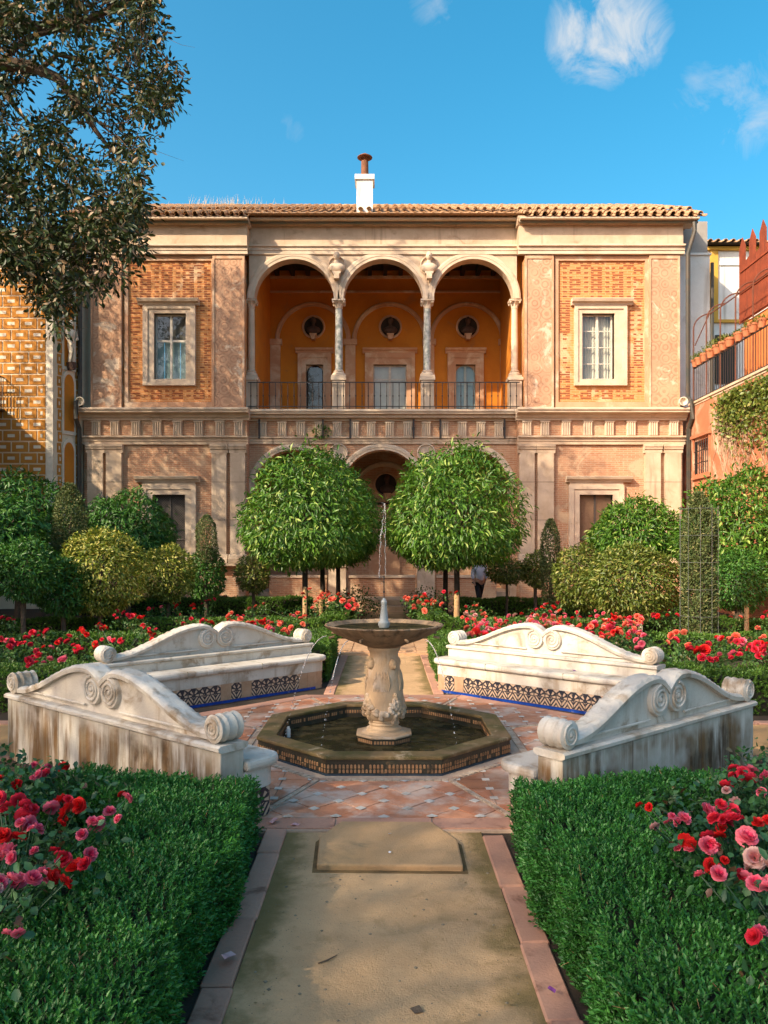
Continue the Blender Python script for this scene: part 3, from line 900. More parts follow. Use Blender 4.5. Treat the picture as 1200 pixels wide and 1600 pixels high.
# kerb stones, each its own piece
t_ = NT('path_sand')
px_, py_, pz_ = t_.xyz(t_.raw)
c_ = t_.mix(t_.ramp(t_.noise(1.3, 8, .65), .32, .68), (.57, .37, .2), (.45, .285, .15))
c_ = t_.mix(t_.ramp(t_.noise(4.5, 8, .7, dist=.8), .5, .72, 0, .6), c_, (.28, .185, .085))
c_ = t_.mix(t_.ramp(t_.noise(120, 4, .7), .55, .75, 0, .55), c_, (.2, .14, .075))
c_ = t_.mix(t_.ramp(t_.noise(160, 3, .6), .66, .74, 0, .6), c_, (.68, .5, .3))
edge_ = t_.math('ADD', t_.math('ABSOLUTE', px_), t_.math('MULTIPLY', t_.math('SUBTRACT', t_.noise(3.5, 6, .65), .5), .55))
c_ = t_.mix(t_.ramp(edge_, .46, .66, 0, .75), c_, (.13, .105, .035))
t_.bump(t_.math('ADD', t_.noise(100, 5, .7), t_.math('MULTIPLY', t_.noise(7, 6, .6), 2.0)), .7, .012)
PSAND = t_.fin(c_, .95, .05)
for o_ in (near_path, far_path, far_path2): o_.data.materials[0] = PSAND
kerbm = [MB().box(-.07, .07, -.34, .34, -.05, 0).mesh('kerb_stone', KERB) for _ in range(1)]
def kerbs(path, x, y0, y1, z=.024, rot=False):
    y = y0
    while y < y1 - .1:
        L = min(random.choice((.62, .7, .78, .86)), y1 - y)
        o = link('kerb_stone', kerbm[0], path, (x + random.uniform(-.006, .006), y + L / 2, z + random.uniform(-.006, .004)))
        o.scale = (1, L / .68 * .985, 1)
        if rot:
            o.location = (y + L / 2, x, z); o.rotation_euler = (0, 0, pi / 2)
        o.rotation_euler.y += random.uniform(-.02, .02)
        m = o.modifiers.new('bevel', 'BEVEL'); m.width = .008; m.segments = 1
        y += L
for s in (-1, 1):
    kerbs(near_path, s * (PW + .07), .2, 5.2)
    kerbs(far_path, s * (PW + .07), 10.2, 13.98)
    kerbs(far_path2, s * (PW + .07), 16.32, 24.2)
for y in (7.03, 8.47):
    kerbs(side_l, y, -9.5, -3.4, rot=True); kerbs(side_r, y, 3.4, 9.5, rot=True)
# cross walk tiles
ptile = MB().box(-.19, .19, -.19, .19, -.02, .014).mesh('tile', mat('cross_walk_tile', (.53, .33, .19), (.44, .26, .14), .8, 5, .2, pv=.35))
for i in range(-6, 7):
    for j in range(5):
        link('tile', ptile, cross, (i * .4, 14.2 + .2 + j * .4, .052))
# stone cover let into the sand
tag(MB().prism([(-.425, 4.53), (.495, 4.51), (.5, 4.95), (.35, 5.31), (-.31, 5.32), (-.445, 5.0)], 'z', .002, .0095).build('soil_gap', mat('dark_soil_gap', (.12, .08, .04), (.2, .13, .06), .95, 9, .5, spec=.05)), kind='structure')  # thin darker sheet showing round the slab's edge
sl = MB().prism([(-.40, 4.56), (.47, 4.54), (.475, 4.95), (.33, 5.28), (-.30, 5.29), (-.42, 5.0)], 'z', 0, .046)
tag(sl.build('stone_slab', mat('gritty_slab_stone', (.47, .3, .16), (.40, .25, .125), .95, 2.5, .5, 90, spec=.05, stain=((.22, .17, .1), .3, 2)), bevel=.012), 'worn sandy stone slab with clipped corners set in the path', 'slab')

# octagonal pavement round the fountain
MORT = mat('pale_mortar', (.5, .37, .27), (.4, .28, .2), .9, 6, .4)
def tile_red(name):
    t = NT(name)
    c = t.mix(t.oi.outputs['Random'], (.42, .165, .085), (.52, .245, .14))
    c = t.mix(t.ramp(t.noise(9, 6, .65), .4, .75, 0, .5), c, (.22, .09, .05))
    geo = t.n.new('ShaderNodeNewGeometry')
    pv = t.n.new('ShaderNodeTexNoise'); pv.inputs['Scale'].default_value = 2.3; pv.inputs['Detail'].default_value = 9; pv.inputs['Roughness'].default_value = .68
    t.l.new(geo.outputs['Position'], pv.inputs['Vector'])
    lime = t.ramp(pv.outputs['Fac'], .46, .62, 0, .85)
    c = t.mix(lime, c, (.52, .4, .32))
    wet = t.n.new('ShaderNodeTexNoise'); wet.inputs['Scale'].default_value = .9; wet.inputs['Detail'].default_value = 5
    t.l.new(geo.outputs['Position'], wet.inputs['Vector'])
    w = t.ramp(wet.outputs['Fac'], .5, .6)
    c = t.mix(t.math('MULTIPLY', w, .55), c, (.13, .06, .03))
    t.bump(t.noise(25, 5), .3, .006)
    return t.fin(c, t.math('SUBTRACT', .8, t.math('MULTIPLY', w, .3)), .18)
TRED = tile_red('red_clay_floor_tile')
TWHITE = mat('white_glazed_tile', (.62, .6, .55), (.5, .47, .42), .35, 9, .1, spec=.5, stain=((.4, .3, .22), .4, 6), pv=.4)
AP_O, AP_I = 2.44, 1.22
def octo(a, rot=0):
    r = a / math.cos(pi / 8)
    return [(r * math.cos(pi / 8 + k * pi / 4 + rot), r * math.sin(pi / 8 + k * pi / 4 + rot)) for k in range(8)]
pav = MB().prism([(x + FC.x, y + FC.y) for x, y in octo(AP_O)], 'z', 0, .02).build('pavement', MORT)
tag(pav, kind='structure')
def clip(poly, nx, ny, d):
    """keep the side nx*x+ny*y <= d"""
    out = []
    for i in range(len(poly)):
        p, q = poly[i], poly[(i + 1) % len(poly)]
        a, b = nx * p[0] + ny * p[1] - d, nx * q[0] + ny * q[1] - d
        if a <= 0: out.append(p)
        if (a < 0 < b) or (b < 0 < a):
            s = a / (a - b); out.append((p[0] + (q[0] - p[0]) * s, p[1] + (q[1] - p[1]) * s))
    return out
def area(p): return abs(sum(p[i][0] * p[(i + 1) % len(p)][1] - p[(i + 1) % len(p)][0] * p[i][1] for i in range(len(p)))) / 2
strip = MB()
for k in range(8):
    a = k * pi / 4
    ca, sa = math.cos(a), math.sin(a)
    def T(u, v): return (v * ca - u * sa, v * sa + u * ca)      # u along the side, v outwards
    t8 = math.tan(pi / 8)
    b0, b1 = 1.30, AP_O - .02
    lat = .34
    full = k in (4, 5, 6, 7, 0, 2, 1, 3)
    def put(poly, z0, z1, m, name):
        poly = clip(poly, 0, -1, -(b0 + .055)); 
        if poly: poly = clip(poly, 0, 1, b1 - .20)
        for s in (1, -1):
            if poly: poly = clip(poly, s * math.cos(pi / 8), -math.sin(pi / 8), -.035)
        if len(poly) < 3 or area(poly) < .0012: return
        cx_ = sum(p[0] for p in poly) / len(poly); cy_ = sum(p[1] for p in poly) / len(poly)
        g_ = .006
        poly = [(cx_ + (p[0] - cx_) * (1 - g_ / max(.03, math.hypot(p[0] - cx_, p[1] - cy_))), cy_ + (p[1] - cy_) * (1 - g_ / max(.03, math.hypot(p[0] - cx_, p[1] - cy_)))) for p in poly]
        w = [T(*p) for p in poly]
        c = T(cx_, cy_)
        dz = random.uniform(-.0025, .0025)
        MB().prism([(p[0] - c[0], p[1] - c[1]) for p in w], 'z', z0 + dz, z1 + dz).build(name, m, pav, (c[0] + FC.x, c[1] + FC.y, 0))
    h = lat / 2
    for i in range(-5, 6):
        for j in range(0, 9):
            u, v = i * h, b0 + .05 + j * h
            if (i + j) % 2 == 0:
                put([(u - h, v), (u, v - h), (u + h, v), (u, v + h)], .02, .029, TRED, 'floor_tile')
            q = .048
            if (i + j) % 2 == 1:
                put([(u - q, v), (u, v - q), (u + q, v), (u, v + q)], .0315, .0345, TWHITE, 'white_tile')
    # border slabs on the outer edge
    w_ = (b1) * t8
    n = 3
    for i in range(n):
        u0, u1 = -w_ + 2 * w_ * i / n + .006, -w_ + 2 * w_ * (i + 1) / n - .006
        poly = [(u0, b1 - .19), (u1, b1 - .19), (u1, b1), (u0, b1)]
        for s in (1, -1): poly = clip(poly, s * math.cos(pi / 8), -math.sin(pi / 8), -.006)
        ws = [T(*p) for p in poly]; c = T((u0 + u1) / 2, b1 - .1)
        MB().prism([(p[0] - c[0], p[1] - c[1]) for p in ws], 'z', .02, .031 + random.uniform(-.003, .003)).build('border_slab', KERB, pav, (c[0] + FC.x, c[1] + FC.y, 0))
    # mosaic strips from corner to corner, and round the basin
    r0, r1 = (b0) / math.cos(pi / 8), (b1 - .2) / math.cos(pi / 8)
    an = a + pi / 8
    e = Vector((math.cos(an), math.sin(an))); nrm = Vector((-e.y, e.x))
    nn_ = 14
    for i in range(nn_):
        p = FC + e * (r0 + (r1 - r0) * (i + .5) / nn_)
        L = (r1 - r0) / nn_ * .44; ww = .018
        vs_ = [p + e * L + nrm * ww, p - e * L + nrm * ww, p - e * L - nrm * ww, p + e * L - nrm * ww]
        strip.prism([(q.x, q.y) for q in vs_], 'z', .02, .03)
    s_len = 2 * b0 * t8
    for i in range(16):
        u = -s_len / 2 + s_len * (i + .5) / 16
        vs_ = [T(u - .028, b0 - .02), T(u + .028, b0 - .02), T(u + .028, b0 + .035), T(u - .028, b0 + .035)]
        strip.prism([(q[0] + FC.x, q[1] + FC.y) for q in vs_], 'z', .02, .03)
tag(strip.build('mosaic_strip', mat('worn_pale_mosaic', (.5, .4, .3), (.36, .25, .17), .7, 14, .2, stain=((.3, .17, .11), .5, 5)), pav), kind='stuff')

# ------------------------------------------------------------------ fountain
MOSS = mat('mossy_stone_rim', (.21, .135, .065), (.075, .07, .02), .8, 3.2, .6, 50, stain=((.5, .38, .25), .3, 3.5), spec=.2)
DTILE = mat('dark_wet_tile', (.028, .032, .022), (.05, .035, .02), .35, 6, .3, 40, spec=.5, stain=((.16, .1, .05), .3, 4))
OTILE = mat('tan_relief_tile', (.42, .23, .11), (.3, .15, .07), .55, 12, .2, stain=((.05, .045, .03), .5, 5))
BTILE = mat('blue_glazed_tile', (.012, .06, .32), (.01, .04, .22), .25, 9, .1, spec=.6, stain=((.3, .28, .25), .12, 7))
BTILE2 = mat('grimy_blue_tile', (.03, .06, .09), (.02, .035, .05), .4, 9, .1, spec=.5)
FST = mat('carved_sandstone', (.56, .4, .25), (.45, .3, .17), .75, 4, .35, 60, stain=((.6, .48, .36), .4, 3), streak=((.3, .2, .11), .3, 8))
BOWLM = mat('stained_bowl_stone', (.36, .24, .14), (.2, .13, .07), .6, 5, .4, 60, streak=((.07, .045, .025), .5, 9))
def water_mat(name, c, bump):
    t = NT(name)
    n = t.noise(9, 5, .6, dist=.4)
    t.bump(n, bump, .02)
    bed = t.mix(t.ramp(t.noise(5, 6, .6), .4, .7), c, (c[0] * 3.5, c[1] * 3, c[2] * 3))
    t.fin(bed, .6, .0)
    gl = t.n.new('ShaderNodeBsdfGlossy'); gl.inputs['Roughness'].default_value = .06
    t.l.new(t.b.inputs['Normal'].links[0].from_socket, gl.inputs['Normal'])
    ms = t.n.new('ShaderNodeMixShader'); ms.inputs[0].default_value = .1
    t.l.new(t.b.outputs[0], ms.inputs[1]); t.l.new(gl.outputs[0], ms.inputs[2]); t.l.new(ms.outputs[0], t.out.inputs['Surface'])
    return t.m
WATER = water_mat('dark_pool_water', (.022, .02, .009), 1.0)
fountain = thing('fountain', 'carved stone fountain with wide fluted bowl above an octagonal tiled basin', 'fountain', (FC.x, FC.y, 0))
A0, A1, RIM = 1.17, 1.02, .185
o8, i8 = octo(A0), octo(A1)
ro, ri = octo(A0 + .015), octo(A1 - .012)
def ring8(mb, p, q, z0, z1):
    n = 8
    vv = [(x, y, z0) for x, y in p] + [(x, y, z0) for x, y in q] + [(x, y, z1) for x, y in p] + [(x, y, z1) for x, y in q]
    ff = []
    for k in range(n):
        l = (k + 1) % n
        ff += [(k, l, 16 + l, 16 + k), (8 + l, 8 + k, 24 + k, 24 + l), (16 + k, 16 + l, 24 + l, 24 + k), (8 + k, 8 + l, l, k)]
    return mb.add(vv, ff)
basin = ring8(MB(), o8, i8, -.25, RIM - .035).build('basin', DTILE, fountain)
ring8(MB(), ro, ri, RIM - .034, RIM).build('basin_rim', MOSS, fountain, bevel=.01)
ring8(MB(), octo(A0 + .012), octo(A0 + .001), .0, .034).build('blue_skirting', BTILE2, basin)
bd = MB()
for k in range(8):
    a = k * pi / 4; ca, sa = math.cos(a), math.sin(a); side = 2 * A0 * math.tan(pi / 8); sidei = 2 * A1 * math.tan(pi / 8)
    n = 30
    for i in range(n):
        u = -side / 2 + side * (i + .5) / n
        for row, (z0, z1) in enumerate(((.042, .072), (.08, .112))):
            if random.random() < .13: continue
            w = side / n * .3
            pts = [(u - w, z0), (u + w, z0), (u + w, z1 - .008), (u + w * .5, z1), (u - w * .5, z1), (u - w, z1 - .008)]
            vv = []
            for d in (A0 + .0005, A0 + .006):
                vv += [(d * ca - p * sa, d * sa + p * ca, z) for p, z in pts]
            m_ = len(pts)
            bd.add(vv, [tuple(range(m_, 2 * m_))] + [(j, (j + 1) % m_, m_ + (j + 1) % m_, m_ + j) for j in range(m_)])
        ui = -sidei / 2 + sidei * (i + .5) / n
        if random.random() < .2: continue
        w = sidei / n * .3
        vv = [(d * ca - p * sa, d * sa + p * ca, z) for d in (A1 - .0005, A1 - .006) for p, z in ((ui - w, .085), (ui + w, .085), (ui + w, .12), (ui - w, .12))]
        bd.add(vv, [(4, 7, 6, 5), (0, 4, 5, 1), (1, 5, 6, 2), (2, 6, 7, 3), (3, 7, 4, 0)])
tag(bd.build('relief_tiles', OTILE, basin), kind='stuff')
MB().prism(octo(A1 - .002), 'z', .021, .04).build('basin_water', WATER, fountain)
b8 = octo(.255)
MB().prism(b8, 'z', .022, .098).build('base', DTILE, fountain)
ring8(MB(), octo(.27), octo(.05), .0985, .12).build('base_slab', FST, fountain, bevel=.006)
bb = MB()
for k in range(8):
    a = k * pi / 4; ca, sa = math.cos(a), math.sin(a)
    for i in range(7):
        u = -.1 + .2 * (i + .5) / 7
        vv = [(d * ca - p * sa, d * sa + p * ca, z) for d in (.2552, .2585) for p, z in ((u - .01, .05), (u + .01, .05), (u + .01, .08), (u - .01, .08))]
        bb.add(vv, [(4, 5, 6, 7), (0, 1, 5, 4), (1, 2, 6, 5), (2, 3, 7, 6), (3, 0, 4, 7)])
tag(bb.build('base_relief_tiles', OTILE, fountain), kind='stuff')
PXM = 157.5
cp = [(27.5, 1139.5), (27, 1136), (23, 1134), (22.5, 1131), (24, 1129.5), (23.5, 1127), (22.5, 1126), (24, 1124.5), (23, 1122.5), (25, 1121), (29.5, 1117), (31.3, 1111), (31.5, 1100), (30.8, 1088), (28.5, 1068), (26, 1050), (24, 1036), (22.4, 1026), (22, 1020), (24, 1016), (25.8, 1013), (25.8, 1010.5), (22, 1008.5)]
prof = [(.22, .121)] + [(r / PXM, CAMH - (y - HY) / PXM) for r, y in cp]
sh = MB().lathe(prof, 40)
col = sh.build('column', FST, fountain, smooth=True)
rel = MB(); rr = random.Random(3)
def rcol(z):
    ps = sorted((z_, r_) for r_, z_ in prof)
    for (za, ra), (zb_, rb) in zip(ps[:-1], ps[1:]):
        if za <= z <= zb_: return ra + (rb - ra) * (z - za) / max(1e-6, zb_ - za)
    return .18
for s in range(4):                                   # four swags of fruit with masks above the knots
    a0 = -pi / 2 - .95 + s * pi / 2
    for i in range(26):
        t_ = i / 25
        a = a0 + (pi / 2) * t_
        z = .47 - .17 * math.sin(pi * t_)
        for q in range(2):
            zz = z + rr.uniform(-.035, .03); aa = a + rr.uniform(-.07, .07)
            r_ = rcol(zz)
            rel.ball((r_ * math.cos(aa), r_ * math.sin(aa), zz), rr.uniform(.015, .03), 6, 5)
    r_ = rcol(.52)
    for i in range(14):                              # hanging bunch
        zz = .46 - i * .017; w = .05 * math.sin(pi * min(1, (i + 2) / 13))
        aa = a0 + rr.uniform(-w, w) / .17
        r_ = rcol(zz); rel.ball((r_ * math.cos(aa), r_ * math.sin(aa), zz), rr.uniform(.016, .028), 6, 5)
    for dz, s_ in ((.8, 1.0),):
        r_ = rcol(dz)
        rel.ball((r_ * math.cos(a0), r_ * math.sin(a0), dz), .045, 8, 6, 1, 1, 1.25)
        rel.ball(((r_ + .035) * math.cos(a0), (r_ + .035) * math.sin(a0), dz - .025), .016, 6, 5)
    for i in range(10):                              # ribbons and acanthus stems
        aa = a0 + pi / 4 + (i - 4.5) * .09
        rel.tube([(rcol(z_) * math.cos(aa + .05 * math.sin(z_ * 22)), rcol(z_) * math.sin(aa + .05 * math.sin(z_ * 22)), z_) for z_ in (.54, .6, .66 + .02 * (i % 3), .7 + .03 * (i % 2))], [.006, .017, .014, .005], 5)
rel.build('carved_swags', FST, col, smooth=True)
bowl_prof = [(.10, .945), (.15, .955), (.22, .985), (.36, 1.035), (.48, 1.095), (.555, 1.15), (.578, 1.175), (.57, 1.185), (.545, 1.178), (.5, 1.14), (.36, 1.08), (.1, 1.05), (1e-6, 1.05)]
def lob(a, r, z):
    if r < .16: return r
    k = (r - .15) / .42
    return r * (1 + .045 * k * abs(math.sin(a * 14)) - .02 * k)
bowl = MB().lathe(bowl_prof, 168, fn=lob).build('bowl', BOWLM, fountain, smooth=True)
MB().add([(.505 * math.cos(2 * pi * q / 48), .505 * math.sin(2 * pi * q / 48), 1.15) for q in range(48)], [tuple(range(48))]).build('bowl_water', WATER, bowl)
for a in range(8):
    an = a * pi / 4 + pi / 8
    MB().tube([(.52 * math.cos(an), .52 * math.sin(an), 1.08), (.575 * math.cos(an), .575 * math.sin(an), 1.07)], .012, 6).build('spout', BOWLM, bowl)
PALE = mat('pale_blue_grey_marble', (.4, .42, .4), (.3, .32, .3), .5, 6, .2)
MB().lathe([(.052, 1.06), (.05, 1.16), (.058, 1.17), (.058, 1.2), (.044, 1.215), (.036, 1.3), (.026, 1.38), (.031, 1.39), (.031, 1.41), (.018, 1.425), (.01, 1.44)], 14).build('finial', PALE, fountain, smooth=True)
MB().tube([(0, 0, 1.42), (0, 0, 1.66)], .006, 6).ball((0, 0, 1.5), .012, 6, 5).ball((0, 0, 1.6), .01, 6, 5).build('jet_pipe', IRON, fountain)
def clear_water():
    t = NT('falling_water')
    t.b.inputs['Base Color'].default_value = (.95, .97, 1, 1); t.b.inputs['Roughness'].default_value = .05
    t.b.inputs['Transmission Weight'].default_value = .75; t.b.inputs['IOR'].default_value = 1.33; t.b.inputs['Specular IOR Level'].default_value = .6
    return t.m
CLEAR = clear_water()
jet = MB(); rr = random.Random(5)
pts = [(rr.uniform(-.004, .004), rr.uniform(-.004, .004), 1.66 + i * .03) for i in range(25)]
jet.tube(pts, [.002 + .0015 * rr.random() for _ in pts], 6)
fall = [(-.008 - .05 * math.sin(i / 20 * pi * .55), 0, 2.38 - i * .037) for i in range(21)]
jet.tube([(x + rr.uniform(-.006, .006), rr.uniform(-.006, .006), z) for x, _, z in fall], [.004 * rr.uniform(.2, 1.1) for _ in fall], 5)
for i in range(45):
    z = rr.uniform(1.55, 2.4); w = .035 * (2.45 - z) / .8 + .008
    jet.ball((-.02 + rr.gauss(-w * .4, w * .5), rr.gauss(0, w * .5), z), rr.uniform(.0015, .0045), 5, 4)
jo = jet.build('water_jet', CLEAR, None, (FC.x + .012, FC.y, 0), smooth=True)
tag(jo, 'thin broken jet of water rising above the fountain bowl', 'water jet')
for (an, lab) in ((-pi / 2 - .62, 'thin water thread falling left of the fountain column'), (-pi / 2 + .75, 'broken drip of water falling right of the fountain column'), (-pi + .1, 'thin water thread leaving the far left side of the bowl')):
    st = MB(); e = (math.cos(an), math.sin(an))
    P = lambda t_: (e[0] * (.57 + .42 * t_), e[1] * (.57 + .42 * t_), 1.07 - 1.05 * t_ * t_)
    br = .55
    st.tube([P(i / 14 * br) for i in range(15)], [.0035 + .001 * (i % 3) for i in range(15)], 5)
    for i in range(26):
        p = P(br + (1 - br) * i / 26 + rr.uniform(-.01, .01))
        st.ball((p[0] + rr.uniform(-.006, .006), p[1] + rr.uniform(-.006, .006), p[2]), rr.uniform(.003, .008), 5, 4)
    tag(st.build('water_stream', CLEAR, None, (FC.x, FC.y, 0), smooth=True), lab, 'water stream', 'water falling from the bowl', 'stuff')

# ------------------------------------------------------------------ marble benches
def azulejo(name):
    t = NT(name)
    x, y, z = t.xyz(t.raw)
    ax = t.math('ABSOLUTE', x)
    wob = t.math('MULTIPLY', t.math('SUBTRACT', t.noise(40, 3, .5, t.raw), .5), .012)
    chev = t.math('SINE', t.math('MULTIPLY', t.math('ADD', t.math('SUBTRACT', z, t.math('MULTIPLY', ax, 1.35)), wob), 105.0))
    ang = t.math('ARCTAN2', t.math('ADD', ax, wob), t.math('ADD', z, -.012))
    fan = t.math('SINE', t.math('MULTIPLY', ang, 7.0))
    rad = t.math('SQRT', t.math('ADD', t.math('MULTIPLY', x, x), t.math('MULTIPLY', t.math('ADD', z, -.012), t.math('ADD', z, -.012))))
    arc = t.math('SINE', t.math('MULTIPLY', rad, 100.0))
    fan = t.math('MAXIMUM', fan, t.math('SUBTRACT', arc, .55))
    up = t.ramp(z, -.012, -.008)
    pat = t.math('ADD', t.math('MULTIPLY', fan, up), t.math('MULTIPLY', chev, t.math('SUBTRACT', 1.0, up)))
    k = t.ramp(pat, -.15, .1)
    k = t.math('MAXIMUM', k, t.ramp(ax, .006, .003))
    col = t.mix(k, (.5, .36, .25), (.012, .016, .028))
    col = t.mix(t.ramp(t.noise(30, 5), .55, .75, 0, .7), col, (.42, .3, .2))
    return t.fin(col, .35, .5)
AZ = azulejo('patterned_wall_tile')
AZP = mat('bare_tile_ground', (.45, .29, .18), (.36, .22, .13), .8, 9, .3)
TW, TH = .152, .2
azm = [MB().box(-TW / 2 + .002, TW / 2 - .002, -.004, .008, -TH / 2 + .001, TH / 2 - .001).mesh('wall_tile', m_) for m_ in (AZ, AZP)]
blm = MB().box(-.149, .149, -.006, .012, -.017, .017).mesh('blue_tile', BTILE)
SX = mat('moss_dust', (.3, .28, .2), None)
def spiral(mb, x, y, z, r, turns, hand, th=.012, n=60):
    pts = []; rad = []
    for i in range(n):
        t_ = i / (n - 1); a = hand * turns * 2 * pi * t_ + pi / 2
        q = r * (1 - .86 * t_)
        pts.append((x + q * math.cos(a), y, z + q * math.sin(a))); rad.append(th * (1 - .45 * t_))
    mb.tube(pts, rad, 6)
    mb.ball((x, y, z), r * .2, 8, 6, 1, .6, 1)
def bench(A, B, label, mb_mat, shift=0.0, bare=0.0, seed=1):
    A, B = Vector(A), Vector(B)
    d = (B - A); L = d.length; d.normalize()
    nrm = Vector((-d.y, d.x))
    A = A - nrm * shift
    rz = math.atan2(d.y, d.x)
    t = thing('marble_bench', label, 'bench', (A.x, A.y, 0), rz, 'marble benches round the fountain')
    rr = random.Random(seed)
    HB = .6
    MB().box(.0, L, .0, .2, -.02, HB - .05).build('back_slab', mb_mat, t, bevel=.006)
    MB().prism([(-.0, HB - .049), (-.028, HB - .035), (-.03, HB - .012), (-.01, HB), (.21, HB), (.23, HB - .012), (.228, HB - .035), (.2, HB - .049)], 'x', -.015, L + .015).build('ledge', MARBLE, t)
    for q in (.31, .66):
        xj = L * q + rr.uniform(-.05, .05)
        MB().box(xj, xj + .004, -.0012, .0005, .0, HB - .05).build('joint', BRONZE, t)
        MB().box(xj + .1, xj + .104, .3, .5725, .375, .4535).build('joint', SX, t)
    # scrolled crest
    c = L / 2
    def ztop(x):
        q = x if x <= c else L - x
        t_ = max(0, min(1, (q - .14) / (c - .14)))
        if t_ < .84: return .665 + .30 * (1 - math.cos(pi * t_ / .84)) / 2
        return .965 - .10 * ((t_ - .84) / .16) ** 2
    N = 72
    xs = [.08 + (L - .16) * i / N for i in range(N + 1)]
    prof = [(xs[0], HB + .001)] + [(x, ztop(x) - .02) for x in xs] + [(xs[-1], HB + .001)]
    crest = MB().prism(prof, 'y', .058, .142).build('crest', MARBLE, t)
    rim = MB(); M_ = 150
    vv = []; ff = []
    for i in range(M_ + 1):
        x = .12 + (L - .24) * i / M_
        z = ztop(x)
        w = .5 + .5 * math.sin(i * 1.35)
        lift = .006 * w + rr.uniform(-.003, .003)
        for (yy, zz) in ((.012, -.045), (.005, -.012), (.02, .004 + lift), (.06, .012 + .6 * lift), (.1, .002 + lift * .3), (.14, .012 + .6 * lift), (.18, .004 + lift), (.195, -.012), (.188, -.045)):
            vv.append((x, yy, z + zz))
    n = 9
    for i in range(M_):
        for j in range(n):
            k = (j + 1) % n
            ff.append((i * n + j, i * n + k, (i + 1) * n + k, (i + 1) * n + j))
    ff += [tuple(range(n)), tuple(range(M_ * n + n - 1, M_ * n - 1, -1))]
    rim.add(vv, ff)
    rim.build('carved_rim', MARBLE, crest, smooth=True)
    vol = MB()
    for sgn in (-1, 1):
        vx, vz = c + sgn * .127, .79
        vol.lathe([(.12, .022), (.126, .03), (.126, .17), (.12, .178)], 24, (vx, 0, vz), 'y')
        for yy in (.02, .18): spiral(vol, vx, yy, vz, .106, 2.4, -sgn, .014)
    vol.build('volute', MARBLE, crest, smooth=True)
    for yy in (.04, .16):
        for a_, b_ in ((.28, c - .25), (c + .25, L - .28)):
            MB().tube([(a_, yy, HB + .05), (b_, yy, HB + .05)], .01, 6).build('panel_moulding', MARBLE, crest)
    for ex, hand in ((.085, 1), (L - .085, -1)):
        s_ = MB().lathe([(.08, -.005), (.098, .008), (.088, .04), (.1, .065), (.092, .09), (.092, .11), (.1, .135), (.088, .16), (.098, .192), (.08, .205)], 24, (ex, 0, HB + .1), 'y')
        for yy in (-.006, .206): spiral(s_, ex, yy, HB + .1, .078, 2.2, hand, .01)
        s_.build('end_scroll', MARBLE, t, smooth=True)
    # seat
    def foot(x0, x1, y0, y1, r, seg=6):
        p = [(x0, y0), (x1, y0)]
        for i in range(seg + 1):
            a = pi / 2 * i / seg; p.append((x1 - r + r * math.cos(a), y1 - r + r * math.sin(a)))
        for i in range(seg + 1):
            a = pi / 2 + pi / 2 * i / seg; p.append((x0 + r + r * math.cos(a), y1 - r + r * math.sin(a)))
        return p
    MB().prism(foot(-.04, L + .04, .201, .57, .15), 'z', .38, .452).build('seat', MARBLE, t, bevel=.026)
    MB().prism(foot(-.005, L + .005, .201, .52, .13), 'z', .24, .379).build('seat_panel', MARBLE, t)
    core = MB().prism(foot(.0, L, .201, .513, .13), 'z', -.02, .2395).build('tile_backing', AZP, t)
    n = int((L - .26) / TW)
    x0 = (L - n * TW) / 2
    for i in range(n):
        plain = rr.random() < bare
        o = link('wall_tile', azm[1 if plain else 0], core, (x0 + (i + .5) * TW, .5135, .137)); o.rotation_euler = (0, 0, pi)
    for ex, rzz in ((0, pi / 2), (L, -pi / 2)):
        for i in range(1):
            o = link('wall_tile', azm[0], core, (ex + (.0 if ex else .0), .36, .137), rzz + (pi if ex else pi))
    nb = int((L - .2) / .3)
    for i in range(nb):
        o = link('blue_tile', blm, core, ((L - nb * .3) / 2 + (i + .5) * .3, .52, .0175)); o.rotation_euler = (0, 0, pi)
    return t
bench((3.10, 8.735), (.895, 10.71), 'marble bench behind the fountain on the right, half in sunlight, tiled front facing us', MARBLE, .2, .1, 1)
bench((-1.036, 10.99), (-3.257, 8.864), 'marble bench behind the fountain on the left, its tiled front in shade', MARBLE, .2, .3, 2)
bench((1.153, 4.96), (3.22, 6.695), 'near right marble bench seen from behind, brown stains on its back', MARBLE_D, 0, .1, 3)
bench((-3.459, 7.06), (-1.092, 5.13), 'near left marble bench seen from behind, dark streaked back above the hedge', MARBLE_D, 0, .1, 4)

# ------------------------------------------------------------------ ochre building on the left
YL, XL = 25.5, -11.0
OCB = mat('ochre_painted_block', (.58, .25, .04), (.5, .2, .03), .85, 3, .2, 40, stain=((.45, .22, .07), .3, 2), pv=.25)
GROUT = mat('cream_line_plaster', (.78, .66, .48), (.7, .57, .4), .9, 3, .2)
INS = mat('cream_inset', (.78, .7, .56), (.68, .6, .46), .9, 5, .2)
ob = thing('ochre_building', 'ochre building with painted cream-lined blocks, left of the palace', 'building', (XL, YL, 0))
def obp(mb, name, m, parent=None, **k):
    mb.v = [(p[0] - XL, p[1] - YL, p[2]) for p in mb.v]
    return mb.build(name, m, parent or ob, **k)
RETM = Matrix.Rotation(-math.atan2(.6, 1.0), 4, 'Z') @ Matrix.Diagonal((1, .53, 1, 1))
def obr(mb, name, m, parent=None, **k):
    """pieces of the slanting return wall that meets the palace"""
    mb.v = [tuple(RETM @ Vector((p[0] - XL, p[1] - YL, p[2]))) for p in mb.v]
    return mb.build(name, m, parent or ob, **k)
obw = obp(MB().prism([(-20, YL), (XL, YL), (-10.41, YL + .99), (-10.41, 31), (-20, 31)], 'z', 0, 12.2), 'wall', GROUT)
obp(MB().box(-20, XL + .3, YL - .3, 31, 12.2, 12.45), 'eave', STUC)
obp(MB().box(XL - .21, XL + .02, YL - .03, YL + .1, 0, 12.19), 'corner_strip', INS)
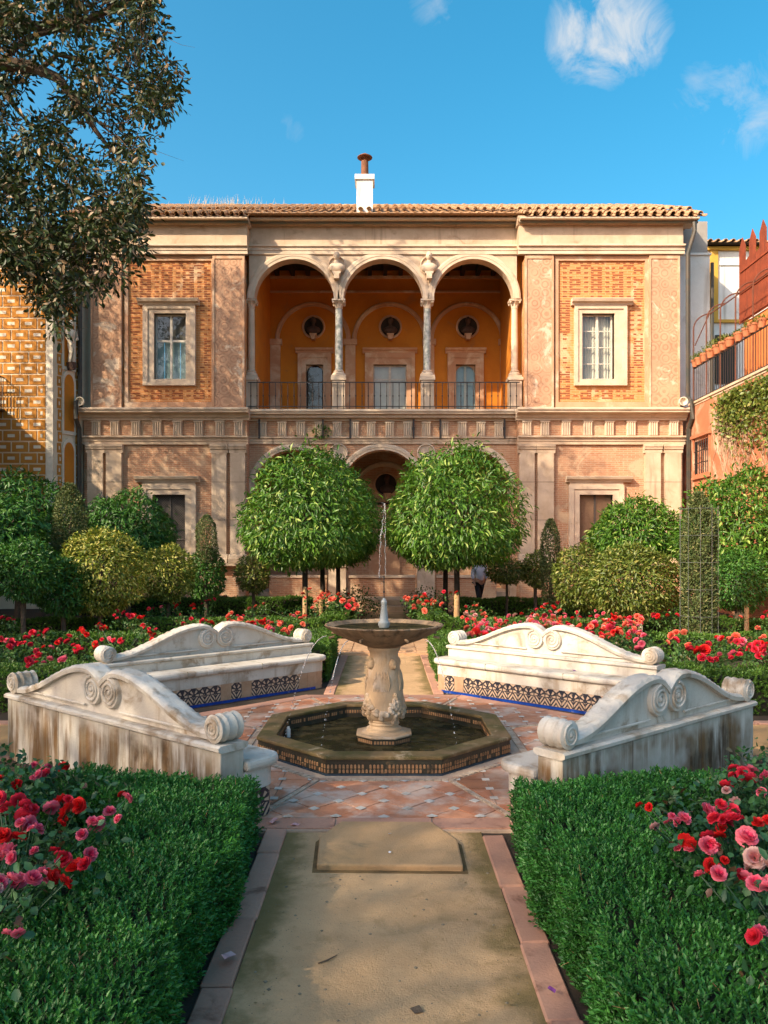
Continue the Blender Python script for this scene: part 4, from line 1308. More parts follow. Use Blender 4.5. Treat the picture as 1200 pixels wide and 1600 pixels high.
# unseen lower range, added on the left to shade the left bed
obp(MB().box(-24, -14.2, -1.0, YL - .31, 0, 7.4), 'unseen_shade_range', OCHRE)
obp(MB().prism([(-24.4, 7.4), (-13.8, 7.4), (-13.8, 7.55), (-19, 9.6), (-24.4, 7.55)], 'y', -1.4, YL - .32), 'shade_range_roof', ROOFT)
for i in range(6):
    yy = 2.0 + i * 3.6
    o = obp(MB().box(-14.201, -14.15, yy, yy + 1.3, 4.8, 7.2), 'window', WOODW)
    obp(MB().box(-14.149, -14.14, yy + .1, yy + 1.2, 4.9, 7.1), 'pane', GREYBLIND, o)
BW, BH = .575, .372
def blk(w, h): return MB().box(-w / 2, w / 2, -.02, 0, -h / 2, h / 2).mesh('block', OCB)
b_full, b_half = blk(BW - .05, BH - .05), blk(BW / 2 - .05, BH - .05)
i_full, i_half = MB().box(-.12, .12, -.026, -.0205, -.052, .052).mesh('inset', INS), MB().box(-.035, .035, -.026, -.0205, -.06, .06).mesh('inset', INS)
z = 2.4; r_ = 0
while z < 12.0:
    x = -.22
    cells = []
    if r_ % 2: cells.append((x - BW / 4, 0)); x -= BW / 2
    while x > -2.6: cells.append((x - BW / 2, 1)); x -= BW
    for cx_, full in cells:
        o = link('block', b_full if full else b_half, obw, (cx_, 0, z))
        link('inset', i_full if full else i_half, o, (0, 0, 0))
    for yy in ((.50, 1.78) if r_ % 2 else (.44, 1.84)):
        o = link('block', b_half, obw, tuple(RETM @ Vector((0, yy, z))), pi / 2 - math.atan2(.6, 1.0)); o.scale = (.62, 1, 1); link('inset', i_half, o, (0, 0, 0))
    z += BH; r_ += 1
# niches on the return wall
def niche(zb, zt, statue=False):
    yc, r = YL + 1.13, .36
    n = 16
    def arch(rr, e): return [(yc - rr, zb - e), (yc + rr, zb - e)] + [(yc + rr * math.cos(pi * k / n), zt - r + rr * math.sin(pi * k / n)) for k in range(n + 1)]
    f = obr(MB().prism(arch(r + .14, .12), 'x', XL + .001, XL + .045), 'niche_frame', INS)
    obr(MB().prism(arch(r, 0), 'x', XL + .0455, XL + .05), 'niche_panel', OCHRE, f)
    return f
niche(3.2, 5.6)
n2 = niche(5.98, 7.9)
n3 = niche(8.15, 10.3)
sb = MB()
yc = YL + 1.1; xs_ = XL + .16
for q in (-1, 1):
    sb.tube([(xs_ + .02 * q, yc + .1 * q, 8.3), (xs_ + .05, yc + .09 * q, 8.6), (xs_, yc + .07 * q, 8.9)], [.07, .085, .12], 8)
    sb.tube([(xs_, yc + .3 * q, 9.34), (xs_ + .06, yc + .38 * q, 9.1), (xs_ + .12, yc + .16 * q, 8.95 + .1 * q)], [.09, .07, .05], 7)
sb.ball((xs_, yc, 8.98), .16, 10, 7, .8, 1.3, 1.0)
sb.ball((xs_, yc, 9.22), .19, 10, 7, .75, 1.5, 1.1)
sb.tube([(xs_, yc, 9.36), (xs_, yc, 9.52)], [.06, .05], 7)
sb.ball((xs_ + .01, yc, 9.6), .1, 8, 7, 1, 1.5, 1.25)
st = obr(sb, 'statue', INS, n3, smooth=True)
obr(MB().prism([(yc - .2, 8.28), (yc + .2, 8.28), (yc + .14, 8.1), (yc + .07, 8.02), (yc - .07, 8.02), (yc - .14, 8.1)], 'x', XL + .051, XL + .34), 'statue_bracket', BRONZE, n3)
# iron balcony at the picture's left edge
ib = MB().box(-13.5, -12.58, YL - .55, YL, W(0, 636, YL - .5)[2] - .06, W(0, 636, YL - .5)[2])
bo = obp(ib, 'balcony_slab', IRON)
zb_, zt_ = W(0, 636, YL - .5)[2], W(0, 585, YL - .5)[2]
rb = MB()
for i in range(8): rb.tube([(-12.61 - i * .11, YL - .53, zb_), (-12.61 - i * .11, YL - .53, zt_)], .012, 5)
for i in range(5): rb.tube([(-12.595, YL - .1 - i * .1, zb_), (-12.595, YL - .1 - i * .1, zt_)], .012, 5)
rb.box(-13.5, -12.58, YL - .55, YL - .51, zt_ - .03, zt_).box(-12.61, -12.58, YL - .509, YL - .02, zt_ - .03, zt_)
obp(rb, 'balcony_rail', IRON, bo)
# round ventilator pipes above the cornice ends
for x, nm in ((wx(134), 'round white floodlight on the left end of the palace cornice'), (wx(1058.5), 'round white floodlight on the right end of the palace cornice')):
    zc = wz(632)
    t = thing('floodlight', nm, 'floodlight', (x, YW - .45, zc - .16), 0, 'floodlights on the cornice ends')
    MB().lathe([(.06, .2), (.12, .05), (.15, -.06), (.15, -.1), (.125, -.1), (.1, .0), (1e-6, .02)], 18, (0, 0, .17), 'y').build('housing', INS, t, smooth=True)
    MB().box(-.03, .03, .0, .12, .0, .1).build('bracket', IRON, t)

# ------------------------------------------------------------------ terrace on the right
XT = 10.5
SALMON = mat('salmon_plaster', (.5, .185, .09), (.42, .145, .07), .9, 1.2, .3, 40, stain=((.6, .42, .29), .55, .8), streak=((.28, .17, .11), .35, 2.2))
ORANGE = mat('orange_plaster', (.6, .2, .06), (.52, .165, .05), .9, 1.5, .3, 40)
tw = thing('terrace_wall', 'salmon plaster terrace wall right of the palace, ivy on it', 'wall', (XT, 20, 0))
def tp(mb, name, m, parent=None, **k):
    mb.v = [(p[0] - XT, p[1] - 20, p[2]) for p in mb.v]
    return mb.build(name, m, parent or tw, **k)
hw = (24.75, 25.95, 4.5, 5.6)
w_ = MB()
w_.box(XT, 12.6, 10, hw[0], 0, 6.9).box(XT, 12.6, hw[1], 28.0, 0, 6.9).box(XT + .001, 12.6, hw[0], hw[1], 0, hw[2]).box(XT + .001, 12.6, hw[0], hw[1], hw[3], 6.9)
w_.box(XT + .35, XT + .4, hw[0], hw[1], hw[2], hw[3])
tp(w_, 'wall', SALMON)
tp(MB().box(XT - .06, XT + .3, 10, 26.35, 6.9, 6.97).box(XT - .02, XT + .26, 10, 26.35, 6.83, 6.899), 'coping', CREAM)
wf = tp(MB().box(XT - .05, XT + .1, hw[0] - .08, hw[0], hw[2] - .1, hw[3] + .1).box(XT - .05, XT + .1, hw[1], hw[1] + .08, hw[2] - .1, hw[3] + .1).box(XT - .08, XT + .1, hw[0] - .12, hw[1] + .12, hw[2] - .18, hw[2] - .101).box(XT - .1, XT + .1, hw[0] - .15, hw[1] + .15, hw[3] + .101, hw[3] + .2), 'window_frame', SALMON)
for i in range(7):
    yy = hw[0] + .1 + i * .17
    tp(MB().tube([(XT - .02, yy, hw[2]), (XT - .02, yy, hw[3])], .016, 6), 'bar', IRON, wf)
for zz in (hw[2] + .35, hw[2] + .75): tp(MB().tube([(XT - .02, hw[0], zz), (XT - .02, hw[1], zz)], .014, 6), 'bar', IRON, wf)
# railing with pots
rt = thing('terrace_railing', 'black iron railing along the terrace edge carrying flower pots', 'railing', (XT + .12, 20, 6.97))
rr_ = MB().box(-.02, .02, -7, 6.3, 1.18, 1.22).box(-.015, .015, -7, 6.3, .08, .11)
rr_.build('rail', IRON, rt)
bm = MB().tube([(0, 0, 0), (0, 0, 1.19)], .011, 5).mesh('baluster', IRON)
yy = 18.6
while yy < 26.3:
    link('baluster', bm, rt, (0, yy - 20, 0)); yy += .16
hoop = thing('trellis_hoops', 'rusty iron hoops arching over the terrace walk', 'trellis', (XT + .12, 24, 6.97))
RUSTI = mat('rusted_iron', (.16, .055, .03), (.1, .04, .025), .8, 8, .2)
def hp(y): return [(0 + .62 * (1 - math.cos(pi / 2 * min(1, max(0, (t_ - .45) / .55)))), y, 1.2 + (1.35 * t_ / .45 if t_ < .45 else 1.35 + .55 * math.sin(pi / 2 * (t_ - .45) / .55))) for t_ in [i / 14 for i in range(15)]]
for y in (2.35, 1.3, .25, -.8, -1.9):
    MB().tube(hp(y), .022, 6).tube([(.0, y, 0), (.0, y, 1.2)], .022, 6).build('hoop', RUSTI, hoop)
MB().tube([(.05, 2.35, 2.0), (.3, 1.8, 2.9), (.6, 1.2, 3.08), (.62, -2.2, 3.1)], .02, 6).build('ridge_bar', RUSTI, hoop)

# orange wall with rusty battlement screen
bw_ = thing('orange_wall', 'orange plaster wall behind the terrace flower pots', 'wall', (12.0, 22, 6.9))
MB().box(-.28, .3, -6, 3.0, 0, 2.45).build('wall', ORANGE, bw_)
CORT = mat('rusted_steel_board', (.32, .07, .028), (.2, .045, .02), .75, 3, .3, 40, streak=((.12, .035, .02), .4, 5), pv=.35)
sc = thing('battlement_screen', 'rust red steel screen with pointed battlements above the orange wall', 'screen', (11.68, 22, 9.35))
y = 3.0; k = 0
merl = MB().prism([(-.215, 0), (.215, 0), (.215, 2.45), (0, 2.78), (-.215, 2.45)], 'x', -.02, .0).mesh('board', CORT)
low = MB().prism([(-.115, 0), (.115, 0), (.115, 1.95), (-.115, 2.0)], 'x', -.015, .0).mesh('board', CORT)
while y > -5:
    link('board', merl if k % 2 == 0 else low, sc, (0, y, 0)); y -= .34; k += 1
for zz in (.05, .95, 1.65):
    MB().box(-.05, -.021, -5, 3.1, zz, zz + .06).build('rail', CORT, sc)

# white annex and house beyond the palace's right end
an = thing('white_annex', 'narrow whitewashed wall between the palace and the terrace', 'building', (11, 28, 0))
MB().box(-.55, .88, 0, 3.2, 0, 12.7).build('wall', WHITEWALL, an)
MB().box(-.6, .92, -.06, 3.2, 12.7, 12.78).build('string_course', WHITEWALL, an)
MB().box(-.55, .8, .02, 3.2, 12.78, 13.95).build('upper_wall', mat('grey_render', (.38, .35, .31), (.3, .27, .24), .9, 2, .3), an)
MB().tube([(.93, -.08, 12.4), (.93, -.08, 7.0)], .06, 8).build('downpipe', PIPE, an)
wh = thing('white_house', 'white house with yellow pilaster and tiled eave behind the terrace', 'house', (14.5, 30.5, 0))
WX = 14.5
def hx(px): return (px - CX) * 30.5 / F - WX
def hz(py): return CAMH + (HY - py) * 30.5 / F
MB().box(hx(1100), 6, 0, 4, 0, hz(386)).build('wall', WHITEWALL, wh)
YEL = mat('yellow_paint', (.7, .4, .07), (.62, .34, .06), .9, 3, .2)
MB().box(hx(1109), hx(1121), -.08, -.001, hz(500), hz(392)).build('pilaster', YEL, wh)
MB().box(hx(1102), 6, -.1, -.001, hz(500) - .12, hz(500) - .002).build('band', YEL, wh)
MB().box(hx(1102), 6, -.14, -.001, hz(392) + .001, hz(387)).build('cornice', YEL, wh)
sg = MB().box(hx(1124), 6, -.05, -.001, hz(415), hz(410)).build('moulding', WHITEWALL, wh)
gd = MB().box(hx(1117), hx(1150), -.05, -.0015, hz(600), hz(524)).build('door', mat('dark_green_shutter', (.03, .06, .035), (.02, .045, .025), .6, 5, .1), wh)
for i in range(6):
    a = hx(1117) + (hx(1150) - hx(1117)) * i / 6
    MB().box(a + .01, a + .12, -.065, -.051, hz(600), hz(525)).build('slat', IRON, gd)
hr = MB().add([(hx(1100), -.45, hz(386) + .02), (6, -.45, hz(386) + .02), (6, 4, hz(386) + 1.0), (hx(1100), 4, hz(386) + 1.0), (hx(1100), 0, hz(386)), (6, 0, hz(386))], [(0, 1, 2, 3), (0, 4, 5, 1)]).build('roof', DARKWOOD, wh)
x = hx(1102)
while x < 5:
    for r_ in range(3):
        o = link('tile', TC_, hr, (x, -.5 + r_ * .4, hz(386) + .04 + r_ * .09)); o.rotation_euler = (.22, 0, random.uniform(-.05, .05))
    x += .3

# ------------------------------------------------------------------ foliage tools
def unit(a):
    return a / np.maximum(1e-9, np.linalg.norm(a, axis=1, keepdims=True))
def tri_mesh(name, V, T, m, rnd=None):
    me = bpy.data.meshes.new(name)
    nv, nt = len(V), len(T)
    me.vertices.add(nv); me.loops.add(nt * 3); me.polygons.add(nt)
    me.vertices.foreach_set('co', np.ascontiguousarray(V, dtype=np.float32).ravel())
    me.loops.foreach_set('vertex_index', np.ascontiguousarray(T, dtype=np.int32).ravel())
    me.polygons.foreach_set('loop_start', np.arange(0, nt * 3, 3, dtype=np.int32))
    me.polygons.foreach_set('loop_total', np.full(nt, 3, dtype=np.int32))
    if rnd is not None:
        at = me.attributes.new('rnd', 'FLOAT', 'POINT'); at.data.foreach_set('value', np.asarray(rnd, dtype=np.float32))
    me.update(calc_edges=True)
    me.materials.append(m)
    return me
LO = (np.array([(0, 0, 0), (.42, -.5, .10), (1, 0, -.10), (.42, .5, .10)]), np.array([(0, 3, 2), (0, 2, 1)]))
HI = (np.array([(0, 0, 0), (.25, .36, .07), (.62, .46, .03), (1, 0, -.16), (.62, -.46, .03), (.25, -.36, .07), (.45, 0, -.02)]), np.array([(6, 0, 1), (6, 1, 2), (6, 2, 3), (6, 3, 4), (6, 4, 5), (6, 5, 0)]))
def leaf_cloud(name, P, D, N, L, Wd, m, hi=False, rnd=None):
    tv, tt = HI if hi else LO
    n = len(P)
    U = unit(D); S = unit(np.cross(N, U)); Q = np.cross(U, S)
    L = np.broadcast_to(L, (n,)); Wd = np.broadcast_to(Wd, (n,))
    V = P[:, None, :] + U[:, None, :] * (tv[None, :, 0:1] * L[:, None, None]) + S[:, None, :] * (tv[None, :, 1:2] * Wd[:, None, None]) + Q[:, None, :] * (tv[None, :, 2:3] * L[:, None, None])
    T = tt[None, :, :] + (np.arange(n) * len(tv))[:, None, None]
    r = rng.random(n) if rnd is None else rnd
    return tri_mesh(name, V.reshape(-1, 3), T.reshape(-1, 3), m, np.repeat(r, len(tv)))
def shoots(P, D, k, length, spread, L, Wd):
    """k leaves set round each shoot"""
    n = len(P)
    D = unit(D)
    A = unit(np.cross(D, rng.normal(size=(n, 3)))); B = np.cross(D, A)
    PP, DD, NN = [], [], []
    ph = rng.random(n) * 6.28
    for i in range(k):
        f = (i + .3) / k
        a = ph + i * 2.4
        rad = A * np.cos(a)[:, None] + B * np.sin(a)[:, None]
        PP.append(P + D * (length * f)[:, None] if hasattr(length, '__len__') else P + D * length * f)
        s = spread * (1 - .45 * f)
        DD.append(D * math.cos(s) + rad * math.sin(s)); NN.append(D + rad * -.3)
    m = n * k
    return np.concatenate(PP), np.concatenate(DD), np.concatenate(NN), L * rng.uniform(.7, 1.2, m), Wd * rng.uniform(.8, 1.2, m), np.tile(rng.random(n) * .75, k) + rng.random(m) * .25
BARK = mat('grey_brown_bark', (.13, .095, .065), (.07, .05, .035), .95, 12, .6, 60)
DKBARK = mat('dark_wet_bark', (.035, .026, .02), None, .9, 12, .5)
STAKE = mat('pale_stake_wood', (.5, .32, .16), (.38, .22, .1), .85, 10, .3)
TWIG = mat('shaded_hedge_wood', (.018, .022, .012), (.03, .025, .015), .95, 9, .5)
BOX_D = leaf_mat('box_leaf', (.024, .12, .02), (.06, .225, .036), (.17, .26, .06), .4, .2, hi=.95)
BOX_L = leaf_mat('box_leaf_garden', (.05, .12, .015), (.11, .22, .028), (.2, .25, .05), .45, .25)
DOME = leaf_mat('glossy_tree_leaf', (.04, .115, .012), (.10, .225, .02), (.32, .42, .09), .38, .3, .4, hi=.86)
DARKL = leaf_mat('deep_green_leaf', (.03, .105, .014), (.065, .185, .024), (.12, .24, .04), .4, .2)
VARI = leaf_mat('yellow_green_leaf', (.10, .15, .013), (.23, .27, .03), (.52, .47, .11), .42, .25, hi=.7)
OLIVE = leaf_mat('olive_leaf', (.06, .1, .012), (.16, .2, .03), (.3, .28, .07), .42, .25, hi=.85)
CYPL = leaf_mat('cypress_leaf', (.06, .1, .03), (.14, .17, .05), (.24, .22, .09), .6, .15)
BIGL = leaf_mat('leathery_leaf', (.02, .036, .012), (.042, .064, .018), (.30, .21, .12), .45, .18, .3, hi=.85)
ROSEL = leaf_mat('rose_leaf', (.022, .075, .03), (.05, .14, .045), (.13, .06, .035), .4, .2, hi=.94)
ROSELL = leaf_mat('rose_leaf_garden', (.03, .085, .02), (.08, .16, .03), (.17, .1, .05), .45, .25, hi=.92)

def sphere_pts(n):
    v = unit(rng.normal(size=(n, 3)))
    return v
def crown(kind, n, rx, ry, z0, z1, inner=.3):
    """points and outward normals of a clipped crown; local coordinates"""
    ni = int(n * inner)
    h = (z1 - z0)
    if kind == 'column':
        zc = rng.random(n) * h
        a = rng.random(n) * 2 * pi
        f = zc / h
        prof = np.where(f > .7, (1 - ((f - .7) / .3) ** 2 * .85) * (1 + .0 * f), .84 + .16 * np.minimum(1, f / .3))
        r = np.sqrt(rng.uniform(.68, 1.0, n))
        nrm = np.stack([np.cos(a), np.sin(a), .35 + (f > .8) * (f - .8) * 6], 1)
        lump = 1 + .09 * np.sin(a * 3 + zc * 4) + .07 * np.sin(a * 5 - zc * 8 + rx * 40)
        P = np.stack([np.cos(a) * rx * prof * r * lump, np.sin(a) * ry * prof * r * lump, z0 + zc], 1)
        return P, unit(nrm)
    v = sphere_pts(n)
    if kind == 'dome':                        # hemisphere with a rounded, nearly flat underside
        v[:, 2] = np.where(v[:, 2] < 0, v[:, 2] * .42, v[:, 2])
        zb = z0 + h * .30; up = h * .70; dn = h * .30 / .42
        sz = np.where(v[:, 2] < 0, dn, up)
    else:
        zb = (z0 + z1) / 2; sz = np.full(n, h / 2)
    lump = 1 + .07 * np.sin(v[:, 0] * 5 + 1.3 * z1) * np.cos(v[:, 1] * 4 + rx * 7) + .055 * np.sin(v[:, 2] * 7 + v[:, 0] * 6) + .03 * np.sin(v[:, 1] * 13 + v[:, 2] * 11)
    r = rng.uniform(.86, 1.0, n); r[:ni] = rng.uniform(.45, .88, ni)
    if kind == 'dome': r[-max(1, n // 45):] = rng.uniform(1.0, 1.1, max(1, n // 45))
    r *= lump
    P = np.stack([v[:, 0] * rx * r, v[:, 1] * ry * r, zb + v[:, 2] * sz * r], 1)
    return P, unit(v * np.array([1, 1, 1.0]))
def shrub(name, label, cat, x, y, kind, rx, z0, z1, n, L, Wd, m, droop=.3, group=None, hi=False, trunk=.05, wood=BARK, ry=None, upright=0, spray=.45):
    t = thing(name, label, cat, (x, y, 0), 0, group)
    n = int(n * 1.5); P, Nn = crown(kind, n, rx, ry or rx, z0, z1)
    D = Nn * .55 + rng.normal(size=(n, 3)) * spray + np.array([0, 0, -droop + upright])
    N2 = Nn + rng.normal(size=(n, 3)) * .4 + np.array([0, 0, .4])
    link('crown', leaf_cloud('crown', P, D, N2, L * rng.uniform(.5, 1.3, n), Wd * rng.uniform(.7, 1.25, n), m, hi), t)
    tr = MB()
    zt = z0 + (z1 - z0) * .62
    lean = random.uniform(-.03, .03)
    tr.tube([(0, 0, -.05), (lean, .01, z0 * .5), (lean * .6, 0, max(.1, z0)), (0, 0, zt)], [trunk * 1.25, trunk, trunk * .95, trunk * .35], 9)
    for i in range(7):
        a = i * 2.4; zz = max(.1, z0) + (zt - max(.1, z0)) * (.05 + .12 * i)
        e = (math.cos(a) * rx * .75, math.sin(a) * rx * .75)
        tr.tube([(0, 0, zz), (e[0] * .5, e[1] * .5, zz + (z1 - z0) * .12), (e[0], e[1], min(z1 * .93, zz + (z1 - z0) * .3))], [trunk * .5, trunk * .32, trunk * .1], 5)
    tr.build('trunk', wood, t, smooth=True)
    return t
def stake(x, y, h, r, label, group=None, m=None):
    o = MB().lathe([(r, 0), (r * .95, h - .05), (r * .6, h), (1e-6, h + .005)], 8).build('stake', m or STAKE, None, (x, y, 0), smooth=True)
    tag(o, label, 'stake', group)

# ------------------------------------------------------------------ clipped hedges
def hedge(label, segs, dens, k, sl, L, Wd, m, group, dead=0):
    p0 = Vector(segs[0][0])
    t = thing('box_hedge', label, 'hedge', (p0.x, p0.y, 0), 0, group)
    PS, DS = [], []
    core = MB()
    for (a, b, w, h) in segs:
        a, b = np.array(a, float), np.array(b, float)
        d = b - a; Ln = np.linalg.norm(d); d /= Ln; nr = np.array([-d[1], d[0]])
        area_ = {'top': Ln * w, 's0': Ln * h, 's1': Ln * h, 'e0': w * h, 'e1': w * h}
        for f, ar in area_.items():
            n = max(3, int(ar * dens))
            u, v = rng.random(n), rng.random(n)
            jit = rng.uniform(-.035, .012, n)
            if f == 'top':
                q = a + np.outer(u * Ln, d) + np.outer((v - .5) * w, nr); z = np.full(n, h) - sl * .6
                lump = .02 * np.sin(q[:, 0] * 5.1 + q[:, 1] * 2.3) + .016 * np.sin(q[:, 1] * 6.7 - q[:, 0] * 3.1) + .011 * np.sin(q[:, 0] * 17 + q[:, 1] * 13)
                edge = np.maximum(0, np.abs(v - .5) * 2 - .72) / .28
                z = z + lump - .05 * edge ** 2 + jit
                dirs = np.outer(np.ones(n), [0, 0, 1.0]) + rng.normal(size=(n, 3)) * .22 + np.outer((v - .5) * .7, np.append(nr, 0))
            elif f in ('s0', 's1'):
                sg = -1 if f == 's0' else 1
                bul = .03 * np.sin(u * Ln * 4.3 + 1) + .02 * np.sin(u * Ln * 11) + .03 * np.sin(v * 3)
                q = a + np.outer(u * Ln, d) + np.outer(sg * (w / 2 - sl * .5 + bul + jit), nr); z = v * (h - .03)
                dirs = np.outer(np.full(n, sg * .9), np.append(nr, 0)) + np.array([0, 0, .55]) + rng.normal(size=(n, 3)) * .25
            else:
                sg = -1 if f == 'e0' else 1
                base = a if f == 'e0' else b
                q = base + np.outer(sg * (jit - sl * .4), d) + np.outer((u - .5) * w, nr); z = v * (h - .03)
                dirs = np.outer(np.full(n, sg * .9), np.append(d, 0)) + np.array([0, 0, .55]) + rng.normal(size=(n, 3)) * .25
            PS.append(np.column_stack([q, z])); DS.append(dirs)
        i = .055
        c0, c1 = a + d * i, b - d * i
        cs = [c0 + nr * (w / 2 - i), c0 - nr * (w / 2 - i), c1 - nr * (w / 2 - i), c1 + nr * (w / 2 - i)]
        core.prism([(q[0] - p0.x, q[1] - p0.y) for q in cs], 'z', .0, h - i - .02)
    P = np.concatenate(PS); D = np.concatenate(DS)
    P[:, 0] -= p0.x; P[:, 1] -= p0.y
    PP, DD, NN, LL, WW, rn = shoots(P, D, k, sl, .75, L, Wd)
    if dens > 1500:                             # twigs and dry tips among the leaves
        tw_ = MB(); pick = rng.integers(0, len(P), 420)
        for q in pick:
            p = Vector(P[q]); dd = Vector(unit(D[q:q + 1])[0]) * .05 + Vector(rng.normal(size=3) * .012)
            tw_.tube([p - dd * .9, p + dd * .25, p + dd * 1.15], [.0022, .0016, .0008], 4, caps=False)
        tag(tw_.build('twigs', STAKE, t), kind='stuff')
    core.build('shaded_core', TWIG, t)  # solid filler block; the hedge's inner shade is put into its dark colour
    tag(link('foliage', leaf_cloud('foliage', PP, DD, NN, LL, WW, m, False, rn * .93 + .03), t), kind='stuff')
    return t
fg = 'box hedges edging the rose beds'
hedge('clipped box hedge in the right foreground beside the sandy path', [((1.165, .9), (1.165, 4.9), .68, .45), ((1.3, 4.78), (5.0, 5.02), .46, .44)], 2000, 8, .055, .027, .0115, BOX_D, fg)
hedge('clipped box hedge in the left foreground beside the sandy path', [((-1.17, .9), (-1.17, 4.95), .69, .45), ((-1.3, 4.82), (-5.0, 5.08), .46, .44)], 2000, 8, .055, .027, .0115, BOX_D, fg)
hedge('low hedge along the side path at the right picture edge', [((3.62, 6.72), (8.5, 6.78), .5, .44)], 800, 6, .05, .035, .014, BOX_D, fg)
hedge('low hedge along the side path at the left picture edge', [((-3.75, 6.95), (-8.5, 6.8), .5, .44)], 800, 6, .05, .035, .014, BOX_D, fg)
H2 = dict(k=6, sl=.05, L=.04, Wd=.017, m=BOX_L, group=fg)
hedge('dark hedge right of the far right bench, in shade', [((3.35, 9.15), (9.6, 9.2), .62, .5)], 700, **H2)
hedge('hedge left of the far left bench', [((-3.6, 9.35), (-9.6, 9.3), .62, .5)], 700, **H2)
hedge('sunlit hedge left of the path, behind the far left bench', [((-1.1, 11.15), (-1.1, 13.7), .46, .5)], 800, **H2)
hedge('sunlit hedge right of the path, behind the far right bench', [((1.05, 10.9), (1.05, 13.7), .46, .5)], 800, **H2)
H3 = dict(k=5, sl=.05, L=.06, Wd=.026, m=BOX_L, group=fg)
hedge('long low hedge on the left side of the cross walk', [((-1.35, 13.6), (-9, 13.6), .5, .42)], 420, **H3)
hedge('long low hedge on the right side of the cross walk', [((1.35, 13.6), (9.4, 13.6), .5, .42)], 420, **H3)
hedge('hedge left of the farther path, ending at the palace steps', [((-1.15, 16.6), (-1.15, 23.6), .5, .45), ((-1.4, 16.7), (-9, 16.7), .5, .42)], 420, **H3)
hedge('hedge right of the farther path, ending at the palace steps', [((1.15, 16.6), (1.15, 23.6), .5, .45), ((1.4, 16.7), (9.4, 16.7), .5, .42)], 420, **H3)
hedge('hedge in front of the palace wall, left of the steps', [((-2.2, 23.2), (-9.6, 23.2), .6, .5)], 420, **H3)
hedge('hedge in front of the palace wall, right of the steps', [((2.1, 22.6), (9.6, 22.6), .6, .5)], 420, **H3)

# dry twigs in the left foreground hedge
dt = MB()
rr = random.Random(11)
for i in range(46):
    x0, y0, _ = G(155 + rr.gauss(0, 22), 1508 + rr.gauss(0, 22), .40)
    p = Vector((x0, y0, .38)); d = Vector((rr.gauss(0, .5), rr.gauss(0, .5), 1)).normalized()
    q = p + d * rr.uniform(.05, .1)
    dt.tube([p, (p + q) / 2 + Vector((rr.uniform(-.01, .01), rr.uniform(-.01, .01), 0)), q], [.002, .0016, .001], 4)
    for k in range(4):
        s = p + (q - p) * rr.uniform(.4, 1); e = Vector((rr.gauss(0, 1), rr.gauss(0, 1), .8)).normalized() * .022
        sd_ = e.cross(Vector((rr.gauss(0, 1), rr.gauss(0, 1), rr.gauss(0, 1)))).normalized() * .003
        dt.add([s - sd_, s + sd_, s + e], [(0, 1, 2)])
tag(dt.build('dry_twigs', mat('dry_straw_leaf', (.3, .19, .09), (.2, .12, .06), .9, 20, 0)), 'tuft of dry straw coloured twigs in the left foreground hedge', 'twigs', kind='stuff')

# ------------------------------------------------------------------ domed trees flanking the path
dg = 'domed trees flanking the path'
def domed(x, y, rx, z0, z1, n, lab, tr=.07):
    return shrub('domed_tree', lab, 'tree', x, y, 'dome', rx * .97, z0, z1, n, .17, .046, DOME, .6, dg, True, tr, DKBARK, spray=.5)
def zy(py, Y): return CAMH + (HY - py) * Y / F
domed(-1.88, 18.3, 1.60, zy(884, 18.3), zy(700, 18.3), 6200, 'nearest domed tree left of the path, sunlit crown')
domed(1.72, 18.3, 1.66, zy(884, 18.3), zy(695, 18.3), 6400, 'nearest domed tree right of the path, sunlit crown')
domed(-1.72, 21.2, 1.62, zy(884, 21.2), zy(712, 21.2), 5200, 'second domed tree left of the path, half hidden behind the first')
domed(1.70, 21.2, 1.62, zy(884, 21.2), zy(712, 21.2), 5200, 'second domed tree right of the path, half hidden behind the first')
domed(-1.42, 23.6, 1.28, zy(882, 23.6), zy(735, 23.6), 4200, 'shaded domed tree left of the path, nearest the palace')
stake(-1.87, 18.15, zy(917, 18.15), .055, 'pale wooden stake at the foot of the nearest left domed tree', 'tree stakes')
stake(-1.72, 21.05, zy(922, 21.0), .055, 'pale wooden stake at the foot of the second left domed tree', 'tree stakes')
stake(1.72, 18.15, zy(928, 18.15), .07, 'pale wooden stake at the foot of the nearest right domed tree', 'tree stakes')
stake((999 - CX) * 13.4 / F, 13.35, zy(974, 13.4), .045, 'short whitish stake in front of the olive green ball shrub', 'tree stakes', mat('whitish_stake', (.62, .5, .38), None, .85, 9, .2))

# ------------------------------------------------------------------ other clipped shrubs, left and right beds
def sh(px, y0, y1, hw_, Y, kind, label, m, n, L, Wd, cat='shrub', name='clipped_shrub', trunk=.05, **k):
    return shrub(name, label, cat, (px - CX) * Y / F, Y, kind, hw_ * Y / F, zy(y1, Y), zy(y0, Y), n, L, Wd, m, trunk=trunk, **k)
sh(200, 768, 878, 70, 22.2, 'dome', 'dark domed tree in front of the left lower palace window', DARKL, 6000, .17, .05, 'tree', 'clipped_tree', .08, hi=True, droop=.5)
sh(28, 742, 900, 92, 19.0, 'ball', 'large dark leafy tree at the left edge of the garden', DARKL, 5200, .17, .05, 'tree', 'clipped_tree', .09, hi=True, droop=.6)
sh(-12, 775, 900, 80, 16.0, 'ball', 'leafy green tree cut by the left picture edge', DARKL, 4200, .17, .05, 'tree', 'clipped_tree', .08, hi=True, droop=.6)
sh(109, 757, 925, 24, 17.2, 'column', 'short pale green cypress column left of the dark domed tree', CYPL, 5200, .07, .028, 'cypress', 'cypress', upright=.6)
sh(158, 826, 962, 67, 16.2, 'ball', 'yellow green ball shrub lit by the sun in the left bed', VARI, 5200, .095, .036)
sh(98, 872, 962, 42, 15.6, 'ball', 'dark green ball shrub left of the yellow green one', DARKL, 2600, .1, .036)
